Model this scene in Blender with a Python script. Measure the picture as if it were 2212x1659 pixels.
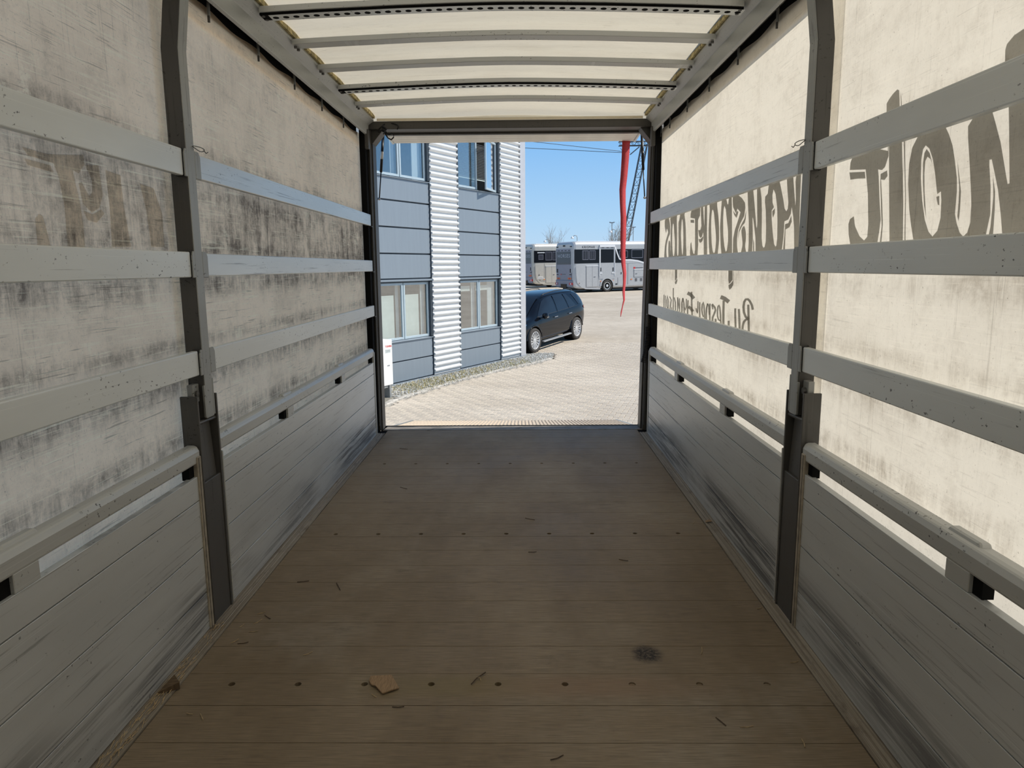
import bpy, bmesh, math, random
import numpy as np
from mathutils import Vector, Matrix, geometry

random.seed(7)
for o in list(bpy.data.objects):
    bpy.data.objects.remove(o)
SC = bpy.context.scene
COL = SC.collection

# ------------------------------------------------------------------ camera
# frame 2212 x 1659; X right, Y towards the open rear of the box, Z up, box floor at z = 0
FPX = 1532.85
PITCH, YAW, ROLL = math.radians(-9.3639), math.radians(-0.79352), math.radians(-0.45385)
CAM = np.array([0.09182, 0.0, 1.49096])
_cp, _sp, _cy, _sy = math.cos(PITCH), math.sin(PITCH), math.cos(YAW), math.sin(YAW)
_W = np.array([_sy * _cp, _cy * _cp, _sp]); _r = np.array([_cy, -_sy, 0.0]); _u = np.cross(_r, _W)
_c, _s = math.cos(ROLL), math.sin(ROLL)
_R = _c * _r + _s * _u; _U = -_s * _r + _c * _u
cam_d = bpy.data.cameras.new('camera'); cam = bpy.data.objects.new('camera', cam_d); COL.objects.link(cam)
cam_d.sensor_fit = 'HORIZONTAL'; cam_d.sensor_width = 36.0; cam_d.lens = 36.0 * FPX / 2212.0
cam_d.clip_start = 0.02; cam_d.clip_end = 2000
m = Matrix(((_R[0], _U[0], -_W[0], CAM[0]), (_R[1], _U[1], -_W[1], CAM[1]), (_R[2], _U[2], -_W[2], CAM[2]), (0, 0, 0, 1)))
cam.matrix_world = m
SC.camera = cam

# a pixel gives a direction; the distance comes from the surface the thing touches
def ray(x, y): return _W + _R * (x - 1106) / FPX - _U * (y - 829.5) / FPX
def onX(x, y, X): d = ray(x, y); return CAM + d * (X - CAM[0]) / d[0]
def onY(x, y, Y): d = ray(x, y); return CAM + d * (Y - CAM[1]) / d[1]
def onZ(x, y, Z): d = ray(x, y); return CAM + d * (Z - CAM[2]) / d[2]

# ------------------------------------------------------------------ sky, sun, exposure
SUN_DIR = Vector((0.86, 0.05, 0.95)).normalized()      # towards the sun
w = bpy.data.worlds.new('sky'); SC.world = w; w.use_nodes = True
nt = w.node_tree; nt.nodes.clear()
# clear spring sky: pale at the horizon, deepening evenly towards the zenith all the way round
tcw = nt.nodes.new('ShaderNodeTexCoord'); sxw = nt.nodes.new('ShaderNodeSeparateXYZ'); nt.links.new(tcw.outputs['Generated'], sxw.inputs[0])
sky = nt.nodes.new('ShaderNodeValToRGB'); nt.links.new(sxw.outputs[2], sky.inputs[0])
cr = sky.color_ramp; cr.elements[0].position = 0.0; cr.elements[0].color = (0.55, 0.72, 0.88, 1); cr.elements[1].position = 1.0; cr.elements[1].color = (0.075, 0.17, 0.36, 1)
for p_, c_ in ((0.06, (0.43, 0.67, 0.92)), (0.18, (0.22, 0.50, 0.90)), (0.45, (0.12, 0.29, 0.58))):
    e_ = cr.elements.new(p_); e_.color = (*c_, 1)
bg = nt.nodes.new('ShaderNodeBackground'); bg.inputs['Strength'].default_value = 1.0
wo = nt.nodes.new('ShaderNodeOutputWorld')
nt.links.new(sky.outputs[0], bg.inputs[0]); nt.links.new(bg.outputs[0], wo.inputs[0])
sun_d = bpy.data.lights.new('sun', 'SUN'); sun_d.energy = 5.3; sun_d.angle = math.radians(0.6); sun_d.color = (1.0, 0.945, 0.85)
sun = bpy.data.objects.new('sun', sun_d); COL.objects.link(sun)
sun.rotation_euler = SUN_DIR.to_track_quat('Z', 'Y').to_euler(); sun.location = (20, -10, 30)
vs = SC.view_settings
vs.view_transform = 'Standard'; vs.look = 'None'; vs.gamma = 1.0; vs.use_curve_mapping = False
vs.exposure = 0.0

# ------------------------------------------------------------------ materials (all procedural)
MATS = {}
class NB:
    def __init__(s, name):
        s.m = bpy.data.materials.new(name); s.m.use_nodes = True
        s.t = s.m.node_tree; s.t.nodes.clear()
        s.out = s.n('ShaderNodeOutputMaterial')
    def n(s, kind, **kw):
        nd = s.t.nodes.new(kind)
        for k, v in kw.items(): setattr(nd, k, v)
        return nd
    def l(s, a, b): s.t.links.new(a, b)
    def setin(s, nd, key, v):
        if hasattr(v, 'is_linked') or isinstance(v, bpy.types.NodeSocket): s.l(v, nd.inputs[key])
        else: nd.inputs[key].default_value = v
    def pos(s): return s.n('ShaderNodeNewGeometry').outputs['Position']
    def ocoord(s): return s.n('ShaderNodeTexCoord').outputs['Object']
    def mapv(s, vec, scale, loc=(0, 0, 0), rot=(0, 0, 0)):
        mp = s.n('ShaderNodeMapping'); s.l(vec, mp.inputs['Vector'])
        mp.inputs['Scale'].default_value = scale; mp.inputs['Location'].default_value = loc; mp.inputs['Rotation'].default_value = rot
        return mp.outputs[0]
    def noise(s, vec, scale=1.0, detail=4, rough=0.55, dist=0.0):
        nd = s.n('ShaderNodeTexNoise'); s.l(vec, nd.inputs['Vector'])
        nd.inputs['Scale'].default_value = scale; nd.inputs['Detail'].default_value = detail
        nd.inputs['Roughness'].default_value = rough; nd.inputs['Distortion'].default_value = dist
        return nd.outputs[0]
    def ramp(s, v, a, b, va=0.0, vb=1.0):
        nd = s.n('ShaderNodeMapRange'); nd.clamp = True; nd.interpolation_type = 'SMOOTHSTEP'
        s.l(v, nd.inputs[0])
        for i, q in zip((1, 2, 3, 4), (a, b, va, vb)): nd.inputs[i].default_value = q
        return nd.outputs[0]
    def math(s, op, a, b=0.0, clamp=False):
        nd = s.n('ShaderNodeMath', operation=op); nd.use_clamp = clamp
        s.setin(nd, 0, a); s.setin(nd, 1, b); return nd.outputs[0]
    def mix(s, f, a, b, blend='MIX'):
        nd = s.n('ShaderNodeMix', data_type='RGBA', blend_type=blend)
        s.setin(nd, 0, f)
        for i, q in ((6, a), (7, b)):
            if isinstance(q, bpy.types.NodeSocket): s.l(q, nd.inputs[i])
            else: nd.inputs[i].default_value = (q[0], q[1], q[2], 1)
        return nd.outputs[2]
    def bump(s, h, strength=0.3, dist=0.01):
        nd = s.n('ShaderNodeBump'); nd.inputs['Strength'].default_value = strength; nd.inputs['Distance'].default_value = dist
        s.l(h, nd.inputs['Height']); return nd.outputs[0]
    def princ(s, col, rough=0.5, metal=0.0, normal=None, spec=0.5, **kw):
        p = s.n('ShaderNodeBsdfPrincipled')
        for k, v in (('Base Color', col), ('Roughness', rough), ('Metallic', metal), ('Specular IOR Level', spec)):
            if isinstance(v, tuple) and len(v) == 3: v = (*v, 1)
            s.setin(p, k, v)
        for k, v in kw.items(): s.setin(p, k.replace('_', ' '), v)
        if normal is not None: s.l(normal, p.inputs['Normal'])
        s.l(p.outputs[0], s.out.inputs[0]); return p

def plain(name, col, rough=0.5, metal=0.0, spec=0.5, var=0.12, scale=6.0, stretch=(1, 1, 1), bump=0.0, **kw):
    b = NB(name)
    v = b.mapv(b.ocoord(), tuple(scale * q for q in stretch))
    n = b.noise(v, 1.0, 5)
    c = b.mix(b.ramp(n, 0.3, 0.7), tuple(q * (1 - var) for q in col), tuple(min(1, q * (1 + var)) for q in col))
    nm = b.bump(b.noise(v, 3.0, 6), bump, 0.004) if bump else None
    b.princ(c, rough, metal, nm, spec, **kw)
    MATS[name] = b.m; return b.m

def scuffed(name, col, dark, rough=0.4, metal=0.7, stretch=(1, 1, 1), speck=0.62, streak=0.5, low=None, vert=False, lowcol=None, chip=0.645):
    """worn aluminium: long fine scratches, dark chips, optional scraped zone of real scuffs near the floor"""
    b = NB(name)
    P = b.pos()
    big = b.noise(b.mapv(P, (0.7, 0.9, 4.0)), 1.0, 4)
    scr = b.noise(b.mapv(P, (60.0, 60.0, 2.2) if vert else (2.0, 1.6, 95.0)), 1.0, 5, 0.7)
    scr2 = b.noise(b.mapv(P, (120.0, 120.0, 1.5) if vert else (2.0, 0.8, 260.0), (3, 1, 5)), 1.0, 3, 0.6)
    chips = b.noise(b.mapv(P, (60.0, 55.0, 85.0)), 1.0, 3, 0.55)
    clus = b.noise(b.mapv(P, (1.7, 1.7, 6.0), (9, 2, 4)), 1.0, 4, 0.6)
    c = b.mix(b.ramp(big, 0.3, 0.7), tuple(q * 0.88 for q in col), col)
    f = b.math('MULTIPLY', b.ramp(scr, speck, speck + 0.1), streak)
    c = b.mix(f, c, dark)
    f2 = b.math('MULTIPLY', b.ramp(scr2, 0.64, 0.7), 0.35)
    c = b.mix(f2, c, tuple(min(1, q * 1.35) for q in col))
    f3 = b.math('MULTIPLY', b.ramp(chips, chip, chip + 0.03), b.ramp(clus, 0.46, 0.60))
    c = b.mix(b.math('MULTIPLY', f3, 0.85), c, tuple(q * 0.45 for q in dark))
    if low:
        sz = b.n('ShaderNodeSeparateXYZ'); b.l(P, sz.inputs[0])
        zone = b.math('MULTIPLY', b.ramp(sz.outputs[2], low[0], low[1], 0.0, 1.0), b.ramp(sz.outputs[2], low[2], low[3], 1.0, 0.0))
        sc = b.noise(b.mapv(P, (1.0, 0.9, 42.0), (2, 2, 7)), 1.0, 6, 0.75, 0.6)
        pat = b.noise(b.mapv(P, (1.0, 0.8, 3.0), (5, 5, 1)), 1.0, 3)
        zf = b.math('MULTIPLY', b.math('MULTIPLY', zone, b.ramp(sc, 0.38, 0.58)), b.ramp(pat, 0.3, 0.55))
        c = b.mix(b.math('MULTIPLY', zf, 0.85), c, lowcol or dark)
    b.princ(c, rough, metal, b.bump(scr, 0.08, 0.002))
    MATS[name] = b.m; return b.m

def curtain_mat(name, clean, dirty, amount, trans, bands=(), scr=1.0):
    """worn translucent tarpaulin: rubbed grime bands, mottling, runs and scratches"""
    b = NB(name)
    P = b.pos()
    sz = b.n('ShaderNodeSeparateXYZ'); b.l(P, sz.inputs[0]); Z = sz.outputs[2]
    blot = b.noise(b.mapv(P, (1, 1.3, 1.9)), 1.0, 6, 0.65)
    mott = b.noise(b.mapv(P, (1, 9.0, 12.0), (0, 2, 6)), 1.0, 8, 0.78)
    vst = b.noise(b.mapv(P, (1, 17.0, 2.0)), 1.0, 8, 0.82, 0.5)
    vln = b.noise(b.mapv(P, (1, 75.0, 1.3), (0, 4, 2)), 1.0, 5, 0.75, 0.3)
    fine = b.noise(b.mapv(P, (40, 70.0, 70.0)), 1.0, 5, 0.75)
    grain = b.noise(b.mapv(P, (1, 150.0, 45.0), (0, 8, 1)), 1.0, 4, 0.7)
    d = b.math('MULTIPLY', b.ramp(blot, 0.40, 0.72), 0.55)
    d = b.math('ADD', d, b.math('MULTIPLY', b.ramp(mott, 0.46, 0.70), 0.50))
    d = b.math('ADD', d, b.math('MULTIPLY', b.ramp(vst, 0.50, 0.74), 0.35))
    d = b.math('MULTIPLY', d, amount)
    band = None
    for (z0, half, gain) in bands:
        q = b.math('MULTIPLY', b.ramp(b.math('ABSOLUTE', b.math('SUBTRACT', Z, z0)), 0.0, half, 1.0, 0.0), gain)
        band = q if band is None else b.math('ADD', band, q)
    if band is not None:
        mod = b.math('MULTIPLY', b.ramp(b.math('ADD', b.math('MULTIPLY', vst, 0.6), b.math('MULTIPLY', mott, 0.4)), 0.36, 0.62), b.ramp(blot, 0.28, 0.56, 0.25, 1.0))
        d = b.math('ADD', d, b.math('MULTIPLY', band, mod))
    d = b.math('MINIMUM', d, 0.92)
    c = b.mix(d, clean, dirty)
    dk = tuple(q * 0.6 for q in dirty); lt = tuple(min(1, q * 1.12) for q in clean)
    c = b.mix(b.math('MULTIPLY', b.math('MULTIPLY', b.ramp(vln, 0.60, 0.66), b.ramp(blot, 0.40, 0.55)), 0.5 * min(1.0, amount + .2)), c, dk)
    c = b.mix(b.math('MULTIPLY', b.ramp(fine, 0.56, 0.72), 0.32), c, dirty)
    c = b.mix(b.math('MULTIPLY', b.ramp(grain, 0.60, 0.70), 0.25), c, dirty)
    for (ang, sy_, sz_, thr, seed, k_, colr) in ((0.5, 2.2, 150.0, 0.63, 11, 0.6, 'l'), (-0.9, 2.6, 170.0, 0.63, 23, 0.5, 'l'), (1.35, 2.0, 140.0, 0.63, 37, 0.55, 'l'), (0.12, 2.0, 150.0, 0.63, 81, 0.6, 'l'), (-0.25, 3.0, 120.0, 0.635, 95, 0.5, 'l'), (0.15, 4.0, 190.0, 0.645, 51, 0.5, 'd'), (-0.35, 5.0, 170.0, 0.65, 63, 0.45, 'd')):
        wv = b.mapv(P, (1, sy_, sz_), (0, seed, seed * .7), (ang, 0, 0))
        sn = b.noise(wv, 1.0, 2, 0.5, 0.25)
        lo = b.noise(b.mapv(P, (1, 3.1, 3.7), (0, seed * 1.3, seed)), 1.0, 3, 0.6)
        c = b.mix(b.math('MULTIPLY', b.math('MULTIPLY', b.ramp(sn, thr, thr + 0.02), b.ramp(lo, 0.49, 0.60)), k_ * scr), c, lt if colr == 'l' else dk)
    patch = b.noise(b.mapv(P, (1, 4.5, 6.0), (0, 6, 3)), 1.0, 7, 0.8)
    c = b.mix(b.math('MULTIPLY', b.ramp(patch, 0.60, 0.64), 0.5 * scr), c, lt)
    spk = b.noise(b.mapv(P, (1, 110.0, 110.0), (0, 5, 9)), 1.0, 3, 0.6)
    c = b.mix(b.math('MULTIPLY', b.ramp(spk, 0.69, 0.73), 0.6), c, dk)
    df = b.n('ShaderNodeBsdfDiffuse'); tr = b.n('ShaderNodeBsdfTranslucent'); mx = b.n('ShaderNodeMixShader')
    nm = b.bump(b.math('ADD', fine, mott), 0.2, 0.003)
    b.l(c, df.inputs[0]); b.l(c, tr.inputs[0]); b.l(nm, df.inputs['Normal'])
    mx.inputs[0].default_value = trans
    b.l(df.outputs[0], mx.inputs[1]); b.l(tr.outputs[0], mx.inputs[2]); b.l(mx.outputs[0], b.out.inputs[0])
    MATS[name] = b.m; return b.m

def glass_mat(name, tint, refl_rough=0.01, transp=0.7, refl=2.0):
    b = NB(name)
    gl = b.n('ShaderNodeBsdfGlossy'); gl.inputs['Roughness'].default_value = refl_rough; gl.inputs[0].default_value = (1, 1, 1, 1)
    tp = b.n('ShaderNodeBsdfTransparent'); tp.inputs[0].default_value = (*[q * transp for q in tint], 1)
    lw = b.n('ShaderNodeLayerWeight'); lw.inputs[0].default_value = 0.5
    fr = b.math('ADD', b.math('MULTIPLY', b.math('POWER', lw.outputs['Facing'], 4.0), 0.9), 0.06)
    mx = b.n('ShaderNodeMixShader')
    b.l(b.math('MULTIPLY', fr, refl, True), mx.inputs[0]); b.l(tp.outputs[0], mx.inputs[1]); b.l(gl.outputs[0], mx.inputs[2]); b.l(mx.outputs[0], b.out.inputs[0])
    MATS[name] = b.m; return b.m

# ------------------------------------------------------------------ mesh helpers
class MB:
    def __init__(s): s.v = []; s.f = []
    def add(s, vs, fs):
        o = len(s.v); s.v += [tuple(map(float, q)) for q in vs]; s.f += [tuple(i + o for i in q) for q in fs]; return s
    def box(s, x0, x1, y0, y1, z0, z1):
        x0, x1 = sorted((x0, x1)); y0, y1 = sorted((y0, y1)); z0, z1 = sorted((z0, z1))
        return s.add([(x0, y0, z0), (x1, y0, z0), (x1, y1, z0), (x0, y1, z0), (x0, y0, z1), (x1, y0, z1), (x1, y1, z1), (x0, y1, z1)],
                     [(0, 3, 2, 1), (4, 5, 6, 7), (0, 1, 5, 4), (1, 2, 6, 5), (2, 3, 7, 6), (3, 0, 4, 7)])
    def hexa(s, p): return s.add(p, [(0, 3, 2, 1), (4, 5, 6, 7), (0, 1, 5, 4), (1, 2, 6, 5), (2, 3, 7, 6), (3, 0, 4, 7)])
    def prism(s, prof, axis, a0, a1):
        """prof: closed 2-D loop; axis 'x','y','z' is the extrusion axis"""
        n = len(prof)
        def P(q, a): return {'x': (a, q[0], q[1]), 'y': (q[0], a, q[1]), 'z': (q[0], q[1], a)}[axis]
        vs = [P(q, a0) for q in prof] + [P(q, a1) for q in prof]
        fs = [(i, (i + 1) % n, n + (i + 1) % n, n + i) for i in range(n)] + [tuple(range(n - 1, -1, -1)), tuple(range(n, 2 * n))]
        return s.add(vs, fs)
    def tube(s, pts, r, n=8, cap=True):
        pts = [Vector(p) for p in pts]; rs = r if isinstance(r, (list, tuple)) else [r] * len(pts)
        vs = []; up0 = Vector((0.13, 0.21, 0.97))
        for i, p in enumerate(pts):
            d = (pts[min(i + 1, len(pts) - 1)] - pts[max(i - 1, 0)]).normalized()
            a = d.cross(up0 if abs(d.dot(up0)) < 0.95 else Vector((1, 0, 0))).normalized(); bb = d.cross(a)
            for k in range(n):
                t = 2 * math.pi * k / n; vs.append(p + (a * math.cos(t) + bb * math.sin(t)) * rs[i])
        fs = [(i * n + k, i * n + (k + 1) % n, (i + 1) * n + (k + 1) % n, (i + 1) * n + k) for i in range(len(pts) - 1) for k in range(n)]
        if cap: fs += [tuple(range(n - 1, -1, -1)), tuple(range((len(pts) - 1) * n, len(pts) * n))]
        return s.add(vs, fs)
    def lathe(s, prof, n=24, axis='y', c=(0, 0, 0)):
        vs = []; m_ = len(prof)
        for k in range(n):
            t = 2 * math.pi * k / n
            for (r, a) in prof:
                p = {'y': (r * math.cos(t), a, r * math.sin(t)), 'z': (r * math.cos(t), r * math.sin(t), a), 'x': (a, r * math.cos(t), r * math.sin(t))}[axis]
                vs.append((p[0] + c[0], p[1] + c[1], p[2] + c[2]))
        fs = [(k * m_ + i, k * m_ + i + 1, ((k + 1) % n) * m_ + i + 1, ((k + 1) % n) * m_ + i) for k in range(n) for i in range(m_ - 1)]
        return s.add(vs, fs)
    def build(s, name, mat, parent=None, smooth=False, bevel=0.0, world=True, seg=1):
        v = np.array(s.v); c = (v.min(0) + v.max(0)) / 2
        me = bpy.data.meshes.new(name); me.from_pydata([tuple(q) for q in (v - c)], [], s.f); me.update()
        if smooth: me.polygons.foreach_set('use_smooth', [True] * len(me.polygons))
        bm = bmesh.new(); bm.from_mesh(me); bmesh.ops.recalc_face_normals(bm, faces=bm.faces); bm.to_mesh(me); bm.free()
        o = bpy.data.objects.new(name, me); COL.objects.link(o); me.materials.append(MATS[mat] if isinstance(mat, str) else mat)
        o.location = c
        if parent is not None:
            o.parent = parent
            if world: o.location = Vector(c) - parent.location if parent.rotation_euler.z == 0 else Vector(c)
        if bevel:
            bv = o.modifiers.new('bevel', 'BEVEL'); bv.width = bevel; bv.segments = seg; bv.limit_method = 'ANGLE'; bv.angle_limit = math.radians(35)
        return o

def tag(o, label, cat, group=None):
    o['label'] = label; o['category'] = cat
    if group: o['group'] = group
    return o
def struct(o, label=None):
    o['kind'] = 'structure'
    if label: o['label'] = label
    return o
def stuff(o): o['kind'] = 'stuff'; return o
def thing(name, loc, label=None, cat=None, group=None, rz=0.0):
    o = bpy.data.objects.new(name, None); COL.objects.link(o); o.location = loc; o.rotation_euler = (0, 0, rz)
    o.empty_display_size = 0.1
    if label: tag(o, label, cat, group)
    return o
def poly_mesh(mb, outer, holes=(), f=lambda p: p):
    """fill a 2-D outline with holes; f maps 2-D to 3-D"""
    loops = [[Vector((p[0], p[1], 0)) for p in outer]] + [[Vector((p[0], p[1], 0)) for p in h] for h in holes]
    tri = geometry.tessellate_polygon(loops); allp = [p for lp in loops for p in lp]
    mb.add([f((p.x, p.y)) for p in allp], [tuple(t) for t in tri]); return mb
def smooth_loop(pts, n=3):
    out = []; N = len(pts)
    for i in range(N):
        p0, p1, p2, p3 = (np.array(pts[(i + k - 1) % N], float) for k in range(4))
        for j in range(n):
            t = j / n
            out.append(tuple(0.5 * ((2 * p1) + (p2 - p0) * t + (2 * p0 - 5 * p1 + 4 * p2 - p3) * t * t + (3 * p1 - p0 - 3 * p2 + p3) * t ** 3)))
    return out
def text_mb(txt, size, f, bold=0.0, spacing=1.0):
    cu = bpy.data.curves.new('t', 'FONT'); cu.body = txt; cu.size = size; cu.offset = bold; cu.resolution_u = 3; cu.space_character = spacing
    cu.align_x = 'CENTER'; cu.align_y = 'CENTER'
    ob = bpy.data.objects.new('t', cu); COL.objects.link(ob)
    me = ob.to_mesh(); mb = MB()
    mb.add([f((v.co.x, v.co.y)) for v in me.vertices], [tuple(p.vertices) for p in me.polygons])
    ob.to_mesh_clear(); bpy.data.objects.remove(ob); bpy.data.curves.remove(cu)
    return mb
# ------------------------------------------------------------------ material set
curtain_mat('curtain_dull', (1.0, 0.79, 0.56), (0.185, 0.145, 0.11), 0.36, 0.70,
            bands=((1.82, 0.12, 0.6), (1.66, 0.26, 0.7), (1.585, 0.05, 0.55), (1.43, 0.10, 0.8), (1.04, 0.10, 0.7), (1.19, 0.05, 0.55), (1.98, 0.07, 0.45), (0.80, 0.07, 0.7)), scr=0.8)
curtain_mat('curtain_bright', (0.85, 0.785, 0.665), (0.38, 0.32, 0.245), 0.40, 0.5,
            bands=((1.43, 0.08, 0.45), (1.04, 0.09, 0.45), (1.19, 0.05, 0.35), (0.80, 0.07, 0.7), (1.98, 0.05, 0.25)), scr=0.35)
curtain_mat('roof_tarp', (0.82, 0.735, 0.575), (0.50, 0.41, 0.28), 0.40, 0.46, scr=0.15)
curtain_mat('valance_tarp', (0.50, 0.49, 0.47), (0.36, 0.34, 0.31), 0.45, 0.35, scr=0.1)
curtain_mat('print_vinyl', (0.20, 0.205, 0.205), (0.15, 0.15, 0.15), 0.3, 0.7, scr=0.1)
curtain_mat('sewn_tarp', (0.97, 0.93, 0.85), (0.8, 0.74, 0.62), 0.2, 0.85)
curtain_mat('faded_vinyl', (0.66, 0.65, 0.62), (0.55, 0.53, 0.50), 0.3, 0.85)
scuffed('slat_alu', (0.69, 0.72, 0.725), (0.10, 0.10, 0.11), 0.42, 0.25, speck=0.62, streak=0.45)
scuffed('slat_bare', (0.64, 0.65, 0.64), (0.12, 0.12, 0.13), 0.36, 0.5, speck=0.58, streak=0.6, chip=0.66)
scuffed('board_alu', (0.62, 0.64, 0.645), (0.10, 0.10, 0.11), 0.45, 0.35, speck=0.57, streak=0.5, low=(0.0, 0.04, 0.16, 0.30), lowcol=(0.06, 0.06, 0.07), chip=0.675)
scuffed('rail_alu', (0.52, 0.53, 0.52), (0.10, 0.09, 0.08), 0.48, 0.3, speck=0.62, streak=0.45)
scuffed('roofrail_alu', (0.40, 0.41, 0.395), (0.10, 0.09, 0.08), 0.42, 0.3, speck=0.62, streak=0.4)
scuffed('galv_steel', (0.33, 0.34, 0.335), (0.08, 0.08, 0.08), 0.5, 0.4, speck=0.58, streak=0.4, vert=True)
scuffed('dark_steel', (0.085, 0.082, 0.078), (0.03, 0.028, 0.025), 0.5, 0.2, speck=0.57, streak=0.5, vert=True)
scuffed('frame_steel', (0.07, 0.066, 0.060), (0.022, 0.02, 0.018), 0.5, 0.2, speck=0.57, streak=0.5, vert=True)
plain('black_rubber', (0.012, 0.012, 0.013), 0.6, 0, 0.3)
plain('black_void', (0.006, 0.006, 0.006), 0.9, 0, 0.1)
plain('beige_trim', (0.33, 0.29, 0.23), 0.6, 0.1, var=0.25, scale=20)
plain('foam_strip', (0.40, 0.33, 0.16), 0.9, var=0.5, scale=30)
plain('bulkhead_white', (0.62, 0.60, 0.55), 0.5, var=0.1)

def floor_mat():
    b = NB('floor_ply'); P = b.pos()
    sx = b.n('ShaderNodeSeparateXYZ'); b.l(P, sx.inputs[0])
    n1 = b.noise(b.mapv(P, (1.3, 0.55, 1)), 1.0, 6, 0.62); n2 = b.noise(b.mapv(P, (3.2, 7, 1), (5, 1, 0)), 1.0, 6, 0.7)
    gr = b.noise(b.mapv(P, (9, 420, 1)), 1.0, 2, 0.5); sp = b.noise(b.mapv(P, (70, 95, 1)), 1.0, 5, 0.8)
    lt = b.noise(b.mapv(P, (1.1, 0.8, 1), (3, 9, 0)), 1.0, 5, 0.65)
    c = b.mix(b.ramp(n1, 0.3, 0.7), (0.195, 0.147, 0.092), (0.30, 0.238, 0.165))
    c = b.mix(b.math('MULTIPLY', b.ramp(lt, 0.48, 0.72), 0.55), c, (0.36, 0.32, 0.265))
    c = b.mix(b.math('MULTIPLY', b.ramp(n2, 0.55, 0.8), 0.55), c, (0.075, 0.05, 0.032))
    c = b.mix(b.math('MULTIPLY', b.ramp(gr, 0.42, 0.6), 0.35), c, (0.07, 0.05, 0.035))
    c = b.mix(b.math('MULTIPLY', b.ramp(sp, 0.66, 0.72), 0.5), c, (0.30, 0.25, 0.18))
    c = b.mix(b.math('MULTIPLY', b.ramp(sp, 0.33, 0.27), 0.6), c, (0.04, 0.028, 0.02))
    # faint yellow to orange tint along the board with the first row of holes, and a tar blotch
    yy = b.ramp(b.math('ABSOLUTE', b.math('SUBTRACT', sx.outputs[1], 2.345)), 0.02, 0.10, 1.0, 0.0)
    xx = b.ramp(b.math('ABSOLUTE', b.math('SUBTRACT', sx.outputs[0], 0.12)), 0.2, 0.85, 1.0, 0.0)
    c = b.mix(b.math('MULTIPLY', b.math('MULTIPLY', yy, xx), 0.38), c, b.mix(b.ramp(sx.outputs[0], -0.2, 0.3), (0.20, 0.16, 0.06), (0.25, 0.15, 0.09)))
    T = onZ(1395, 1412, 0)
    vd = b.n('ShaderNodeVectorMath', operation='DISTANCE'); b.l(b.mapv(P, (1, 1, 1)), vd.inputs[0]); vd.inputs[1].default_value = (T[0], T[1], 0.0)
    bl = b.math('MULTIPLY', b.ramp(b.math('ADD', vd.outputs['Value'], b.math('MULTIPLY', b.math('SUBTRACT', n2, 0.5), 0.10)), 0.03, 0.075, 1.0, 0.0), b.ramp(sp, 0.36, 0.56, 0.25, 1.0))
    c = b.mix(bl, c, (0.018, 0.014, 0.012))
    ro = b.ramp(lt, 0.3, 0.7, 0.52, 0.68)
    b.princ(c, ro, 0.0, b.bump(b.math('ADD', gr, b.math('MULTIPLY', sp, 0.6)), 0.25, 0.003), 0.22)
    MATS['floor_ply'] = b.m
floor_mat()
def edge_mat():
    b = NB('edge_profile'); P = b.pos()
    g = b.noise(b.mapv(P, (230, 0.9, 1)), 1.0, 4, 0.6); d = b.noise(b.mapv(P, (20, 6, 1)), 1.0, 6, 0.75)
    c = b.mix(b.ramp(g, 0.35, 0.65), (0.17, 0.14, 0.105), (0.36, 0.32, 0.26)); c = b.mix(b.math('MULTIPLY', b.ramp(d, 0.5, 0.7), 0.7), c, (0.11, 0.08, 0.055))
    b.princ(c, 0.6, 0.1, b.bump(g, 0.3, 0.004)); MATS['edge_profile'] = b.m
edge_mat()
def sill_mat():
    b = NB('sill_steel'); P = b.pos(); n = b.noise(b.mapv(P, (5, 9, 1)), 1.0, 6, 0.7); s2 = b.noise(b.mapv(P, (60, 60, 1)), 1.0, 4, .7)
    c = b.mix(b.ramp(n, 0.35, 0.65), (0.15, 0.14, 0.125), (0.27, 0.25, 0.23)); c = b.mix(b.math('MULTIPLY', b.ramp(s2, .6, .7), .7), c, (.04, .03, .025))
    b.princ(c, 0.6, 0.0, None, 0.2); MATS['sill_steel'] = b.m
sill_mat()

# ------------------------------------------------------------------ box shell
YF, YR = -0.72, 6.60          # front bulkhead and rear end
POST0, POST1 = 2.84, 2.99      # slat pockets of the centre posts
G = -1.27                      # yard level

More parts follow.
